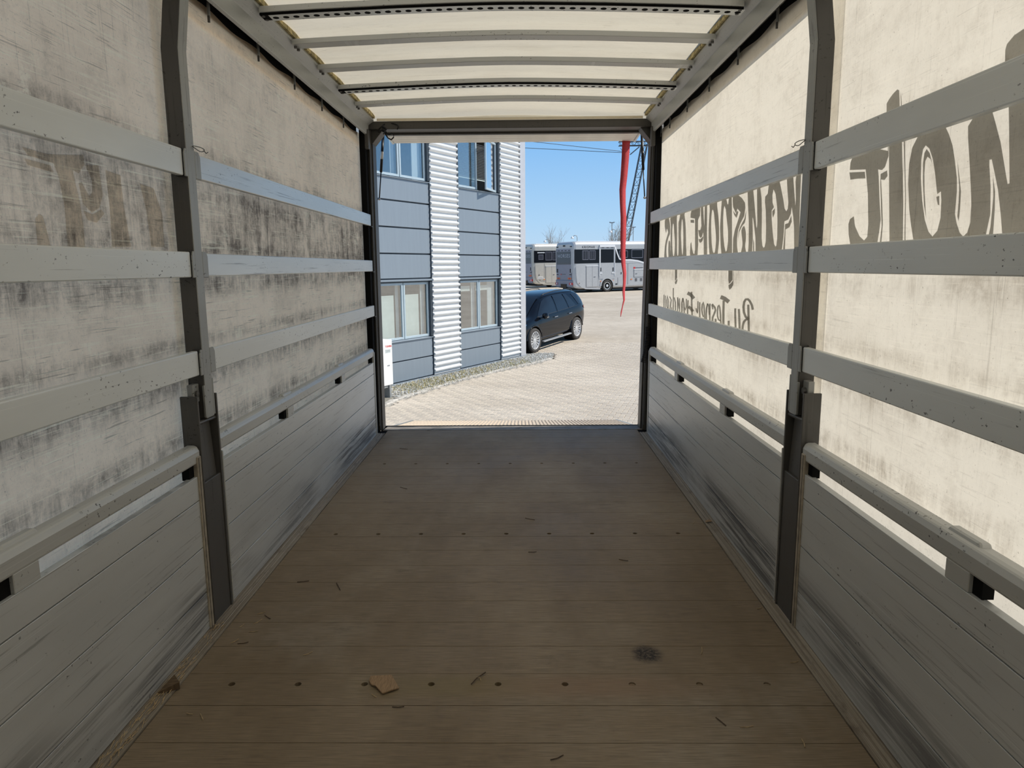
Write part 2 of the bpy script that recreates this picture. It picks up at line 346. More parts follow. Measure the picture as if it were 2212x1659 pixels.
# curtains: thin, slightly billowed tarpaulin hung from the roof rail
def curtain_x(y, z):
    return 1.3000
HOOK_L = [3.351 + 0.605 * k for k in range(-6, 6)]; HOOK_R = [3.53 + 0.60 * k for k in range(-6, 5)] + [6.30]
def curtain(s, name, mat, hooks, label):
    mb = MB(); ny, nz = 160, 40; y0, y1 = YF, 6.46
    for i in range(ny + 1):
        y = y0 + (y1 - y0) * i / ny
        dn = min(abs(y - h) for h in hooks); sag = 0.018 * math.sin(math.pi * min(1, dn / 0.3) / 2) ** 2
        for j in range(nz + 1):
            z = -0.12 + (2.640 - sag + 0.12) * j / nz
            mb.v.append((s * curtain_x(y, z), y, z))
    for i in range(ny):
        for j in range(nz):
            a = i * (nz + 1) + j; mb.f.append((a, a + nz + 1, a + nz + 2, a + 1))
    o = struct(mb.build(name, mat, smooth=True), label)
    # doubled fabric: valance along the top and a sewn strip behind the centre post, both on the outside
    v = MB()
    for k in range(48):
        ya, yb = YF + (6.5 - YF) * k / 48, YF + (6.5 - YF) * (k + 1) / 48
        v.add([(s * 1.322, ya, 2.545), (s * 1.322, yb, 2.545), (s * 1.33, yb, 2.80), (s * 1.33, ya, 2.80)], [(0, 1, 2, 3)])
    v.build('valance', 'valance_tarp' if s > 0 else 'sewn_tarp', o)
    for ya, yb in ((2.84, 3.07),):
        q = MB(); n = 12
        for k in range(n + 1):
            z = -0.1 + 2.64 * k / n; xx = s * (curtain_x(ya, z) + 0.012); q.v += [(xx, ya, z), (xx, yb, z)]
        q.f = [(2 * k, 2 * k + 1, 2 * k + 3, 2 * k + 2) for k in range(n)]
        q.build('sewn_strip', 'sewn_tarp', o)
    for h in hooks:
        if h < 0.5: continue
        c_ = s * 1.285
        MB().box(c_ - 0.004, c_ + 0.004, h - 0.009, h + 0.009, 2.60, 2.69).build('hook', 'galv_steel', o)
        MB().box(c_ - 0.006, c_ + 0.003, h - 0.004, h + 0.004, 2.572, 2.60).build('hook_strap', 'dark_steel', o)
    return o
WL = curtain(-1, 'wall_left', 'curtain_dull', HOOK_L, 'dirty cream tarpaulin side curtain on the side towards the office building')
WR = curtain(1, 'wall_right', 'curtain_bright', HOOK_R, 'sunlit cream tarpaulin side curtain with mirrored lettering showing through')
wf = struct(MB().box(-1.33, 1.33, YF - 0.04, YF, -0.05, 2.80).build('wall_front', 'bulkhead_white'), 'white bulkhead closing the front of the cargo box')

# roof tarpaulin, slightly crowned
def crown(x): return 0.045 * (1 - (abs(x) / 1.2) ** 1.6)
mb = MB(); nx, ny = 24, 60
for i in range(nx + 1):
    x = -1.33 + 2.66 * i / nx
    for j in range(ny + 1):
        y = YF + (6.62 - YF) * j / ny
        mb.v.append((x, y, 2.772 + crown(x) + 0.006 * math.sin(y * 12.5)))
for i in range(nx):
    for j in range(ny):
        a = i * (ny + 1) + j; mb.f.append((a, a + 1, a + ny + 2, a + ny + 1))
CE = struct(mb.build('ceiling', 'roof_tarp', smooth=True), 'sunlit cream roof tarpaulin over the cargo box')
h = MB(); h.v = []; n = 20
for k in range(n + 1):
    x = -1.14 + 2.28 * k / n; h.v += [(x, 6.36, 2.735), (x, 6.365, 2.757)]
h.f = [(2 * k, 2 * k + 2, 2 * k + 3, 2 * k + 1) for k in range(n)]
h.build('roof_hem', 'roof_tarp', CE)
h = MB()
for k in range(n + 1):
    x = -1.30 + 2.60 * k / n; h.v += [(x, 6.585, 2.70), (x, 6.60, 2.775 + crown(x))]
h.f = [(2 * k, 2 * k + 2, 2 * k + 3, 2 * k + 1) for k in range(n)]
h.build('rear_skirt', 'roof_tarp', CE)

# roof rails
for s in (-1, 1):
    who = 'the dirty curtain' if s < 0 else 'the lettered curtain'
    t = thing('roof_rail', (s * 1.25, 3.0, 2.62), 'grey aluminium roof rail running along the top of ' + who, 'rail')
    pr_ = [(s * 1.218, 2.622), (s * 1.212, 2.70), (s * 1.165, 2.735), (s * 1.165, 2.752), (s * 1.335, 2.752), (s * 1.335, 2.68), (s * 1.25, 2.68), (s * 1.235, 2.615)]
    MB().prism(pr_, 'y', YF, 6.36).build('rail_body', 'roofrail_alu', t, bevel=0.002)
    MB().box(s * 1.236, s * 1.25, YF, 6.30, 2.63, 2.70).build('roller_track', 'black_void', t)
    MB().box(s * 1.306, s * 1.316, YF, 6.30, 2.605, 2.70).build('gap_shade', 'black_void', t)  # black strip, painted shade for the gap between rail and curtain top
    MB().box(s * 1.150, s * 1.172, YF, 6.34, 2.752, 2.785).build('foam_seal', 'foam_strip', t)
    MB().tube([(s * 1.262, YF, 2.652), (s * 1.262, 6.32, 2.652)], 0.006, 6).build('guide_rod', 'galv_steel', t)
    MB().box(s * 1.205, s * 1.24, 6.30, 6.36, 2.50, 2.66).build('end_bracket', 'dark_steel', t, bevel=0.004)

# roof bows
bowY = [3.70 + 0.5 * k for k in range(-8, 5)]
for k, y in enumerate(bowY):
    if y < 0.8: continue
    perf = (k - 8) % 3 == 0
    nm_ = {0: 'nearest the wire-tied centre posts', 3: 'second from the rear frame'}.get(k - 8, '')
    ordn = {0: 'fifth', 1: 'fourth', 2: 'third', 3: 'second', 4: 'first', -1: 'sixth', -2: 'seventh', -3: 'eighth', -4: 'ninth', -5: 'tenth'}.get(k - 8, 'last')
    t = thing('roof_bow', (0, y, 2.70), ('perforated lashing' if perf else 'plain grey aluminium') + ' roof bow under the tarpaulin, %s counting from the rear frame' % ordn, 'roof bow', 'roof bows under the tarpaulin')
    xs = [-1.168, -0.9, -0.5, -0.2, 0, 0.2, 0.5, 0.9, 1.168]
    def strip(y0, y1, z0, z1, name, mat):
        q = MB()
        for x in xs:
            c0 = crown(x) * 0.8; q.v += [(x, y0, z0 + c0), (x, y1, z0 + c0), (x, y1, z1 + c0), (x, y0, z1 + c0)]
        for i in range(len(xs) - 1):
            a = 4 * i
            for e in range(4): q.f.append((a + e, a + (e + 1) % 4, a + 4 + (e + 1) % 4, a + 4 + e))
        q.f += [(3, 2, 1, 0), tuple(len(q.v) - 4 + e for e in range(4))]
        return q.build(name, mat, t, bevel=0.002)
    strip(y - 0.045, y + 0.045, 2.712, 2.74, 'bow_beam', 'rail_alu')
    if perf:
        strip(y - 0.036, y + 0.040, 2.7005, 2.712, 'recess', 'black_void')
        q = MB()
        for i in range(46):
            x0 = -1.125 + 0.05 * i; x1 = x0 + 0.05; cx_ = (x0 + x1) / 2
            hole = [(cx_ + 0.0155 * math.cos(a * math.pi / 5), y + 0.004 + 0.017 * math.sin(a * math.pi / 5)) for a in range(10)]
            poly_mesh(q, [(x0, y - 0.036), (x1, y - 0.036), (x1, y + 0.044), (x0, y + 0.044)], [hole], lambda p: (p[0], p[1], 2.6985 + crown(p[0]) * 0.8))
        q.build('perforated_strip', 'slat_alu', t)
    for s in (-1, 1):
        for dy in (-0.025, 0.025):
            MB().lathe([(0, 0), (0.009, 0), (0.009, 0.012), (0, 0.014)], 8, 'z', (s * 1.152, y + dy, 2.698)).build('bolt', 'dark_steel', t)

# ------------------------------------------------------------------ floor
FL = struct(MB().box(-1.33, 1.33, YF, 6.42, -0.09, -0.03).build('floor', 'black_void'), 'brown phenolic board floor of the cargo box')
PW = 0.1945; y = 2.037 - PW * 14
hole_rows = (2.359, 3.828, 5.288)
PM = {}
while y < 6.41:
    y0, y1 = y + 0.0011, min(y + PW - 0.0011, 6.42); y += PW
    if y1 < YF + 0.02: continue
    y0 = max(y0, YF)
    hr = [q for q in hole_rows if y0 < q < y1]
    mb = MB()
    if hr:
        hy = hr[0]; holes = []
        for k in range(9):
            hx = -0.97 + 0.2425 * k
            holes.append([(hx + 0.0125 * math.cos(-a * math.pi / 7), hy + 0.0125 * math.sin(-a * math.pi / 7)) for a in range(14)])
        poly_mesh(mb, [(-1.155, y0), (1.155, y0), (1.155, y1), (-1.155, y1)], holes, lambda p: (p[0], p[1], 0.0))
        mb.add([(-1.155, y0, 0), (1.155, y0, 0), (1.155, y1, 0), (-1.155, y1, 0), (-1.155, y0, -.03), (1.155, y0, -.03), (1.155, y1, -.03), (-1.155, y1, -.03)],
               [(0, 4, 5, 1), (1, 5, 6, 2), (2, 6, 7, 3), (3, 7, 4, 0)])
        for hl in holes:
            n = len(hl); mb.add([(p[0], p[1], 0) for p in hl] + [(p[0], p[1], -0.028) for p in hl], [(i, (i + 1) % n, n + (i + 1) % n, n + i) for i in range(n)])
        o = mb.build('floor_board', 'floor_ply', FL)
        if hr[0] < 3:
            for k in (6, 7, 8):
                hx = -0.97 + 0.2425 * k
                MB().lathe([(0, -0.006), (0.012, -0.005), (0.0124, -0.02)], 12, 'z', (hx, hr[0], 0)).build('dirt_plug', 'floor_ply', FL)
    else:
        mb.box(-1.155, 1.155, y0, y1, -0.03, 0.0); mb.build('floor_board', 'floor_ply', FL, bevel=0.001)
for s in (-1, 1):
    pf = [(s * 1.158, -0.02), (s * 1.158, 0.004), (s * 1.172, 0.004), (s * 1.174, 0.001), (s * 1.180, 0.001), (s * 1.182, 0.004), (s * 1.198, 0.004), (s * 1.200, 0.001), (s * 1.206, 0.001), (s * 1.208, 0.005), (s * 1.26, 0.005), (s * 1.26, -0.02)]
    MB().prism(pf, 'y', YF, 6.30).build('edge_profile', 'edge_profile', FL)
q = MB(); q.hexa([(-1.205, 6.42, -0.02), (1.225, 6.42, -0.02), (1.20, 6.575, -0.02), (-1.185, 6.575, -0.02), (-1.205, 6.42, 0.003), (1.225, 6.42, 0.003), (1.20, 6.575, 0.003), (-1.185, 6.575, 0.003)])
q.build('sill_plate', 'sill_steel', FL, bevel=0.003)
MB().box(-1.25, 1.26, 6.577, 6.632, -0.16, 0.0005).build('sill_gap_shade', 'black_void', FL, bevel=0.004)  # black bar added to draw the dark, shaded gap between sill and lift

# ------------------------------------------------------------------ slats
ROWS = {'top': (1.855, 1.952), 'middle': (1.462, 1.557), 'lowest': (1.067, 1.162)}
SIDES = {-1: 'dirty curtain', 1: 'lettered curtain'}
for s in (-1, 1):
    for rn, (z0, z1) in ROWS.items():
        for bay, (y0, y1) in {'between the centre post and the rear frame': (POST1 - 0.02, 6.345), 'between the front bulkhead and the centre post': (YF + 0.03, POST0 + 0.005)}.items():
            near = 'bulkhead' in bay
            z0_, z1_ = (z0 - 0.002, z1 + 0.003) if near else (z0, z1)
            t = thing('slat_board', (s * 1.233, (y0 + y1) / 2, z0), '%s aluminium slat across the %s, %s' % (rn, SIDES[s], bay), 'slat', 'aluminium side slats')
            pf = [(s * 1.220, z0_), (s * 1.220, z1_), (s * 1.246, z1_), (s * 1.246, z0_)]
            MB().prism(pf, 'y', y0, y1).build('slat_body', 'slat_alu' if near or rn == 'lowest' else 'slat_bare', t, bevel=0.004, seg=2)
            for ye in (y0, y1):
                if ye < 1: continue
                MB().box(s * 1.2185, s * 1.2475, ye - 0.006, ye + 0.006, z0_ - .001, z1_ + .001).build('end_cap', 'black_rubber', t, bevel=0.002)

# ------------------------------------------------------------------ drop sides
PL = [(0.006, 0.17), (0.17, 0.365), (0.365, 0.565), (0.565, 0.667)]
BLOCKS = {'rear': (3.94, 5.15), 'front': (0.53, 1.756)}
for s in (-1, 1):
    for bay, (y0, y1) in {'rear': (2.99, 6.24), 'front': (YF + 0.03, 2.785)}.items():
        place = 'between the centre post and the rear frame' if bay == 'rear' else 'between the front bulkhead and the centre post'
        t = thing('drop_side', (s * 1.24, (y0 + y1) / 2, 0.006), 'scuffed aluminium drop side below the %s, %s' % (SIDES[s], place), 'drop side', 'aluminium drop sides')
        ya, yb = (y0 + 0.012, y1 - 0.02) if bay == 'rear' else (y0 + 0.02, y1 - 0.035)
        for (z0, z1) in PL:
            pf = [(s * 1.2206, z0 + 0.0022), (s * 1.220, z0 + 0.0032), (s * 1.220, z1 - 0.0032), (s * 1.2206, z1 - 0.0022), (s * 1.246, z1 - 0.0022), (s * 1.246, z0 + 0.0022)]
            MB().prism(pf, 'y', ya, yb).build('plank', 'board_alu', t)
        MB().box(s * 1.2435, s * 1.2475, ya, yb, 0.006, 0.66).build('backing', 'black_void', t)
        if bay == 'front':
            MB().box(s * 1.214, s * 1.248, yb, yb + 0.034, 0.006, 0.745).build('end_post', 'beige_trim', t, bevel=0.003)
            MB().box(s * 1.2135, s * 1.22, yb + 0.010, yb + 0.013, 0.01, 0.74).build('end_post_groove', 'black_void', t)
        else:
            MB().box(s * 1.216, s * 1.248, ya - 0.010, ya, 0.006, 0.71).build('end_post', 'rail_alu', t, bevel=0.002)
            MB().box(s * 1.214, s * 1.248, yb, yb + 0.03, 0.006, 0.755).build('end_post', 'rail_alu', t, bevel=0.003)
        pf = [(s * 1.221, 0.717), (s * 1.219, 0.725), (s * 1.219, 0.764), (s * 1.228, 0.782), (s * 1.240, 0.787), (s * 1.268, 0.787), (s * 1.272, 0.78), (s * 1.272, 0.717)]
        MB().prism(pf, 'y', y0, y1 + (0.0 if bay == 'front' else 0.005)).build('top_rail', 'rail_alu', t, bevel=0.003)
        for yb_ in BLOCKS[bay]:
            MB().box(s * 1.2205, s * 1.262, yb_ - 0.05, yb_ + 0.05, 0.665, 0.719).build('spacer_block', 'rail_alu', t, bevel=0.002)
            MB().box(s * 1.232, s * 1.262, yb_ - 0.088, yb_ - 0.05, 0.665, 0.719).build('spacer_gap', 'black_void', t)
            MB().hexa([(s * 1.236, yb_ - 0.06, 0.780), (s * 1.27, yb_ - 0.06, 0.780), (s * 1.27, yb_ + 0.09, 0.780), (s * 1.236, yb_ + 0.09, 0.780), (s * 1.242, yb_ - 0.05, 0.797), (s * 1.268, yb_ - 0.05, 0.797), (s * 1.268, yb_ + 0.08, 0.797), (s * 1.242, yb_ + 0.08, 0.797)]).build('rail_clip', 'rail_alu', t, bevel=0.004)
        MB().box(s * 1.232, s * 1.262, (y1 - 0.075) if bay == 'front' else (y1 - 0.05), y1 - 0.02, 0.66, 0.719).build('rail_foot', 'black_void', t)

# ------------------------------------------------------------------ centre posts
for s in (-1, 1):
    t = thing('centre_post', (s * 1.25, 2.91, 0.0), 'grey steel stanchion with slat pockets standing at the middle of the ' + SIDES[s], 'post', 'centre stanchions')
    yA, yB = 2.868, 2.936
    q = MB()
    sec = [(1.217, 0.88), (1.217, 2.33), (1.166, 2.72)]
    vs = []
    for (xx, z) in sec:
        for (dx, yy) in ((0, yA), (0, yB), (0.066, yB), (0.066, yA)): vs.append((s * (xx + dx), yy, z))
    fs = [(4 * i + e, 4 * i + (e + 1) % 4, 4 * i + 4 + (e + 1) % 4, 4 * i + 4 + e) for i in range(2) for e in range(4)] + [(3, 2, 1, 0), (8, 9, 10, 11)]
    q.add(vs, fs).build('upper_tube', 'dark_steel', t, bevel=0.004, seg=2)
    q = MB(); vs = []
    for (xx, z) in sec:
        for (dx, yy) in ((-0.004, yA), (-0.004, yB), (0.001, yB), (0.001, yA)): vs.append((s * (xx + dx), yy, z))
    q.add(vs, fs).build('face_strap', 'galv_steel', t, bevel=0.002)
    # dark channel behind the tube that carries the slat ends
    for rn, (z0, z1) in ROWS.items():
        for (ya, yb) in ((POST0 + 0.004, yA), (yB, POST1 - 0.004)):
            r = 0.012; left = ya < 2.86
            pts = [(ya, z0 - 0.004), (yb, z0 - 0.004), (yb, z1 + 0.006), (ya, z1 + 0.006)]
            pts = [(ya, z0 - 0.004), (yb, z0 - 0.004), (yb, z1 + 0.006), (ya + r, z1 + 0.006), (ya, z1 - r)] if left else [(ya, z0 - 0.004), (yb, z0 - 0.004), (yb, z1 - r), (yb - r, z1 + 0.006), (ya, z1 + 0.006)]
            MB().prism(pts, 'x', s * 1.2125, s * 1.2195).build('slat_pocket', 'galv_steel', t, bevel=0.002)
            MB().prism(pts, 'x', s * 1.248, s * 1.254).build('slat_pocket_back', 'dark_steel', t)
    # lower channel with its hinge
    MB().box(s * 1.262, s * 1.285, 2.795, 2.985, 0.0, 0.97).build('channel_back', 'dark_steel', t)
    MB().box(s * 1.214, s * 1.285, 2.790, 2.802, 0.0, 0.985).build('flange', 'dark_steel', t, bevel=0.002)
    MB().box(s * 1.214, s * 1.285, 2.966, 2.978, 0.0, 0.970).build('flange', 'dark_steel', t, bevel=0.002)
    MB().box(s * 1.219, s * 1.232, 2.802, 2.966, 0.0, 0.62).build('front_plate', 'dark_steel', t, bevel=0.002)
    MB().hexa([(s * 1.232, 2.81, .60), (s * 1.232, 2.96, .60), (s * 1.262, 2.96, .60), (s * 1.262, 2.81, .60), (s * 1.245, 2.83, .88), (s * 1.245, 2.95, .88), (s * 1.262, 2.95, .88), (s * 1.262, 2.83, .88)]).build('tongue', 'dark_steel', t, bevel=0.003)
    MB().box(s * 1.212, s * 1.222, 2.857, 2.868, 0.885, 1.02).build('tube_shoe', 'galv_steel', t, bevel=0.002)
    MB().box(s * 1.212, s * 1.222, 2.936, 2.947, 0.885, 1.04).build('tube_shoe', 'galv_steel', t, bevel=0.002)
    MB().tube([(s * 1.228, 2.80, 0.872), (s * 1.228, 2.97, 0.866)], 0.008, 8).build('hinge_pin', 'dark_steel', t)
    MB().box(s * 1.235, s * 1.26, 2.806, 2.858, 0.955, 1.03).build('bolt_plate', 'galv_steel', t, bevel=0.002)
    MB().lathe([(0, 0.0), (0.014, 0.0), (0.014, 0.012), (0, 0.014)], 10, 'x', (s * 1.231 - 0.008, 2.83, 0.99)).build('bolt_head', 'dark_steel', t, smooth=False)
    # twisted wire on the top pocket
    pts = []
    for k in range(14):
        a = k / 13 * 2 * math.pi
        pts.append((s * (1.209 - 0.004 * math.sin(a * 2)), 2.97 + 0.05 * math.cos(a) if k else 3.02, 1.972 + 0.008 * math.sin(a)))
    MB().tube(pts + [(s * 1.21, 3.04, 1.965), (s * 1.208, 3.055, 1.972)], 0.0018, 5).build('wire_tie', 'dark_steel', t)

# ------------------------------------------------------------------ rear portal frame
t = RF = thing('loading_portal', (0, 6.47, 0), 'dark steel rear portal frame around the open loading doorway', 'frame')
def leanbox(x0b, x1b, x0t, x1t, y0, y1, z0, z1, name, mat, bevel=0.004):
    MB().hexa([(x0b, y0, z0), (x1b, y0, z0), (x1b, y1, z0), (x0b, y1, z0), (x0t, y0, z1), (x1t, y0, z1), (x1t, y1, z1), (x0t, y1, z1)]).build(name, mat, t, bevel=bevel)
leanbox(-1.255, -1.215, -1.255, -1.208, 6.40, 6.60, 0.0, 2.74, 'corner_post', 'frame_steel')
leanbox(1.200, 1.262, 1.240, 1.295, 6.40, 6.60, 0.0, 2.74, 'corner_post', 'frame_steel')
leanbox(-1.216, -1.203, -1.209, -1.197, 6.44, 6.58, 0.0, 2.60, 'door_seal_rail', 'frame_steel', 0.003)
leanbox(1.186, 1.201, 1.227, 1.241, 6.44, 6.58, 0.0, 2.60, 'door_seal_rail', 'frame_steel', 0.003)
leanbox(-1.226, -1.219, -1.220, -1.213, 6.385, 6.40, 0.05, 2.60, 'post_rib', 'dark_steel', 0.002)
leanbox(1.208, 1.215, 1.248, 1.255, 6.385, 6.40, 0.05, 2.60, 'post_rib', 'dark_steel', 0.002)
leanbox(-1.285, -1.235, -1.285, -1.235, 6.30, 6.50, -0.02, 2.66, 'curtain_post', 'black_void', 0.003)
leanbox(1.245, 1.295, 1.255, 1.295, 6.30, 6.50, -0.02, 2.66, 'curtain_post', 'black_void', 0.003)
MB().box(-1.23, 1.285, 6.38, 6.58, 2.672, 2.738).build('header_beam', 'frame_steel', t, bevel=0.004)
MB().box(-1.10, 1.19, 6.56, 6.62, 2.655, 2.676).build('header_lip', 'frame_steel', t, bevel=0.003)
for s, xi in ((-1, -1.198), (1, 1.228)):
    MB().prism([(xi - s * 0.004, 2.56), (xi - s * 0.10, 2.675), (xi + s * 0.04, 2.675), (xi + s * 0.04, 2.56)], 'y', 6.42, 6.58).build('gusset', 'frame_steel', t, bevel=0.003)
for s in (-1, 1):
    for rn, (z0, z1) in ROWS.items():
        MB().box(s * 1.252, s * 1.262, 6.30, 6.40, z0 - 0.005, z1 + 0.008).build('slat_pocket', 'dark_steel', t, bevel=0.002)
        MB().box(s * 1.214, s * 1.262, 6.345, 6.40, z0 - 0.008, z0 + 0.0).build('slat_pocket_lip', 'dark_steel', t)
for s in (-1, 1):
    MB().box(s * 1.16, s * 1.25, 6.30, 6.42, -0.03, -0.004).build('corner_pocket', 'black_void', t)

# hoses
P0 = onY(831, 280, 6.36)
pts = []
for k in range(26):
    a = k / 25
    px = 818 + 36 * a + 10 * math.sin(a * 9); py = 283 - 10 * math.sin(a * math.pi) + 12 * a * math.sin(a * 5 + 1.0)
    pts.append(onY(px, py, 6.37 + 0.02 * math.sin(a * 12)))
c_ = thing('cable_bundle', tuple(P0), 'tangled black cable bundle tied at an upper corner of the rear frame', 'cable')
MB().tube(pts, 0.006, 6).build('cable', 'black_rubber', c_, smooth=True)
lp = [onY(px, py, 6.40) for px, py in ((829, 283), (834, 292), (838, 298), (845, 302), (850, 297), (851, 291), (847, 288), (841, 291), (836, 289), (833, 284))]
MB().tube(lp, 0.006, 6).build('cable_loop', 'black_rubber', c_, smooth=True)
lp = [onY(px, py, 6.38) for px, py in ((818, 287), (819, 278), (824, 274), (829, 277), (831, 284), (828, 290))]
MB().tube(lp, 0.006, 6).build('cable_loop', 'black_rubber', c_, smooth=True)
MB().lathe([(0, -.02), (.018, -.012), (.02, .01), (0, .02)], 8, 'y', tuple(onY(829, 281, 6.37))).build('cable_knot', 'black_rubber', c_, smooth=True)
pts = []; A = onY(1399, 706, 6.37); B = onY(1389, 782, 6.37)
for k in range(181):
    a = k / 180; c0 = A * (1 - a) + B * a; th_ = a * 2 * math.pi * 22
    bow = 0.012 * math.sin(a * math.pi)
    pts.append((c0[0] + bow + 0.022 * math.cos(th_), c0[1] - 0.015 + 0.022 * math.sin(th_), c0[2]))
tag(MB().tube(pts, 0.004, 5).build('coiled_hose', 'black_rubber', smooth=True), 'black coiled hose hanging on the rear frame beside the lettered curtain', 'hose')

# ------------------------------------------------------------------ rear flap, struts, strap, tail lift
plain('flap_board', (0.78, 0.765, 0.72), 0.55, var=0.1, scale=4, stretch=(1, 1, 1))
t = thing('rear_flap', (0.02, 6.63, 2.69), 'raised off-white rear roof flap of narrow boards above the doorway', 'flap')
N = 6
for k in range(N):
    ya = 6.63 + 0.47 * k / N; yb = 6.63 + 0.47 * (k + 1) / N - 0.004
    za = 2.700 - 0.028 * (ya - 6.63) / 0.47; zb = 2.700 - 0.028 * (yb - 6.63) / 0.47
    MB().hexa([(-1.12, ya, za), (1.175, ya, za), (1.175, yb, zb), (-1.12, yb, zb), (-1.12, ya, za + .025), (1.175, ya, za + .025), (1.175, yb, zb + .025), (-1.12, yb, zb + .025)]).build('board', 'flap_board', t, bevel=0.002)
for x0, x1 in ((-1.14, -1.12), (1.175, 1.195)):
    MB().hexa([(x0, 6.63, 2.69), (x1, 6.63, 2.69), (x1, 7.10, 2.663), (x0, 7.10, 2.663), (x0, 6.63, 2.73), (x1, 6.63, 2.73), (x1, 7.10, 2.703), (x0, 7.10, 2.703)]).build('edge_rail', 'slat_alu', t, bevel=0.003)
plain('strut_black', (0.02, 0.02, 0.022), 0.35, 0.3)
plain('chrome_rod', (0.35, 0.35, 0.36), 0.25, 0.9)
plain('white_sticker', (0.7, 0.68, 0.64), 0.6)
for s, top, mid, bot, who in ((-1, (827.5, 292), (823, 372), (819.5, 430), 'dirty'), (1, (1386.5, 291), (1389.5, 367), (1392.5, 427), 'lettered')):
    a, b_, c0 = onY(*top, 6.72), onY(*mid, 6.68), onY(*bot, 6.64)
    t = thing('gas_strut', tuple(c0), 'thin black gas strut holding up the rear flap on the %s curtain side' % who, 'gas strut', 'gas struts of the rear flap')
    MB().tube([a, b_], 0.0125, 10).build('cylinder', 'strut_black', t, smooth=True)
    MB().tube([b_, c0], 0.0055, 8).build('rod', 'strut_black', t, smooth=True)
    MB().lathe([(0, -0.012), (0.012, -0.006), (0.012, 0.006), (0, 0.012)], 8, 'y', tuple(c0)).build('ball_joint', 'chrome_rod', t, smooth=True)
    MB().tube([c0, c0 + np.array([s * 0.05, 0, -.002])], 0.008, 6).build('stud', 'dark_steel', t)
    MB().tube([a, a + np.array([s * 0.0, -0.02, 0.05])], 0.009, 6).build('clevis', 'dark_steel', t)
    p1 = a * 0.55 + b_ * 0.45; p2 = a * 0.35 + b_ * 0.65
    MB().tube([p1, p2], 0.0128, 10).build('sticker', 'white_sticker' if s < 0 else 'strut_black', t, smooth=True)

plain('red_webbing', (0.50, 0.045, 0.05), 0.75, var=0.25, scale=60, stretch=(1, 1, 8))
mb = MB(); path = [(1353, 303, 17), (1351, 340, 16), (1348, 380, 15), (1345, 410, 14), (1345.5, 440, 13), (1347, 470, 13), (1346.5, 510, 12.5), (1346, 545, 11), (1347, 570, 10), (1349.5, 590, 8.5), (1349, 612, 7), (1347.5, 630, 6.5), (1348.5, 648, 5), (1345, 662, 3.4), (1342.5, 674, 4), (1341, 684, 2.2)]
fine = []
for i in range(len(path) - 1):
    for j in range(4):
        q = j / 4; fine.append(tuple(path[i][k] * (1 - q) + path[i + 1][k] * q for k in range(3)))
fine.append(path[-1])
for i, (px, py, wd) in enumerate(fine):
    c0 = onY(px, py, 7.085); hw = wd / 2 * 7.085 / FPX; dep = math.sqrt(max(0, 0.042 ** 2 - hw ** 2)) * 0.6
    mb.v += [(c0[0] - hw, c0[1] - dep, c0[2]), (c0[0] + hw, c0[1] + dep, c0[2])]
mb.f = [(2 * i, 2 * i + 1, 2 * i + 3, 2 * i + 2) for i in range(len(fine) - 1)]
o = tag(mb.build('red_strap', 'red_webbing', smooth=True), 'long red webbing strap hanging from the raised rear flap', 'strap')
sd = o.modifiers.new('thick', 'SOLIDIFY'); sd.thickness = 0.003

plain('lift_alu', (0.62, 0.50, 0.37), 0.5, 0.15, var=0.15, scale=8)
t = thing('tail_lift', (0, 6.64, -0.05), 'ribbed metal tail lift platform sloping down behind the rear sill', 'tail lift')
def LP(x, a, dz=0.0): return (x, 6.645 + 1.52 * a, -0.024 - 0.262 * a + dz)
MB().hexa([LP(-1.185, 0, -.07), LP(1.2, 0, -.07), LP(1.18, 1, -.03), LP(-1.205, 1, -.03), LP(-1.185, 0, -.006), LP(1.2, 0, -.006), LP(1.18, 1, -.006), LP(-1.205, 1, -.006)]).build('platform_plate', 'lift_alu', t)
nr = 62
for k in range(nr):
    x = -1.16 + 2.33 * k / (nr - 1); r = 0.011
    MB().hexa([LP(x - r, 0.012, -.006), LP(x + r, 0.012, -.006), LP(x + r, 0.985, -.006), LP(x - r, 0.985, -.006), LP(x - r * .6, 0.012, .003), LP(x + r * .6, 0.012, .003), LP(x + r * .6, 0.985, .003), LP(x - r * .6, 0.985, .003)]).build('rib', 'lift_alu', t)
for x0, x1 in ((-1.205, -1.182), (1.185, 1.208)):
    MB().hexa([LP(x0, 0, -.07), LP(x1, 0, -.07), LP(x1, 1, -.03), LP(x0, 1, -.03), LP(x0, 0, .004), LP(x1, 0, .004), LP(x1, 1, .004), LP(x0, 1, .004)]).build('edge_strip', 'galv_steel', t)

# ------------------------------------------------------------------ lettering on the outside of the curtains
def tr(x0, y0, sc): return lambda p: (x0 + p[0] / sc, y0 + p[1] / sc)
T1 = tr(1430, 370, 8.294); T2 = tr(1570, 370, 8.294); T3 = tr(1420, 580, 10.055); T4 = tr(1820, 180, 4.61); T5 = tr(1980, 220, 5.185); T7 = tr(2100, 40, 9.214); TL = tr(0, 280, 5.53)
def letter(outer, holes=(), T=None, s=1, sm=True, par=None):
    def conv(pl): return [T(p) if T else p for p in pl]
    o_ = conv(outer); hs = [conv(h_) for h_ in holes]
    if sm: o_ = smooth_loop(o_, 3); hs = [smooth_loop(h_, 3) for h_ in hs]
    X = s * 1.3009
    def toYZ(p): q = onX(p[0], p[1], s * 1.302); return (q[1], q[2])
    mb = MB(); poly_mesh(mb, [toYZ(p) for p in o_], [[toYZ(p) for p in h_] for h_ in hs], lambda p: (X, p[0], p[1]))
    mb.build('letter', 'print_vinyl' if s > 0 else 'faded_vinyl', par or (WR if s > 0 else WL))
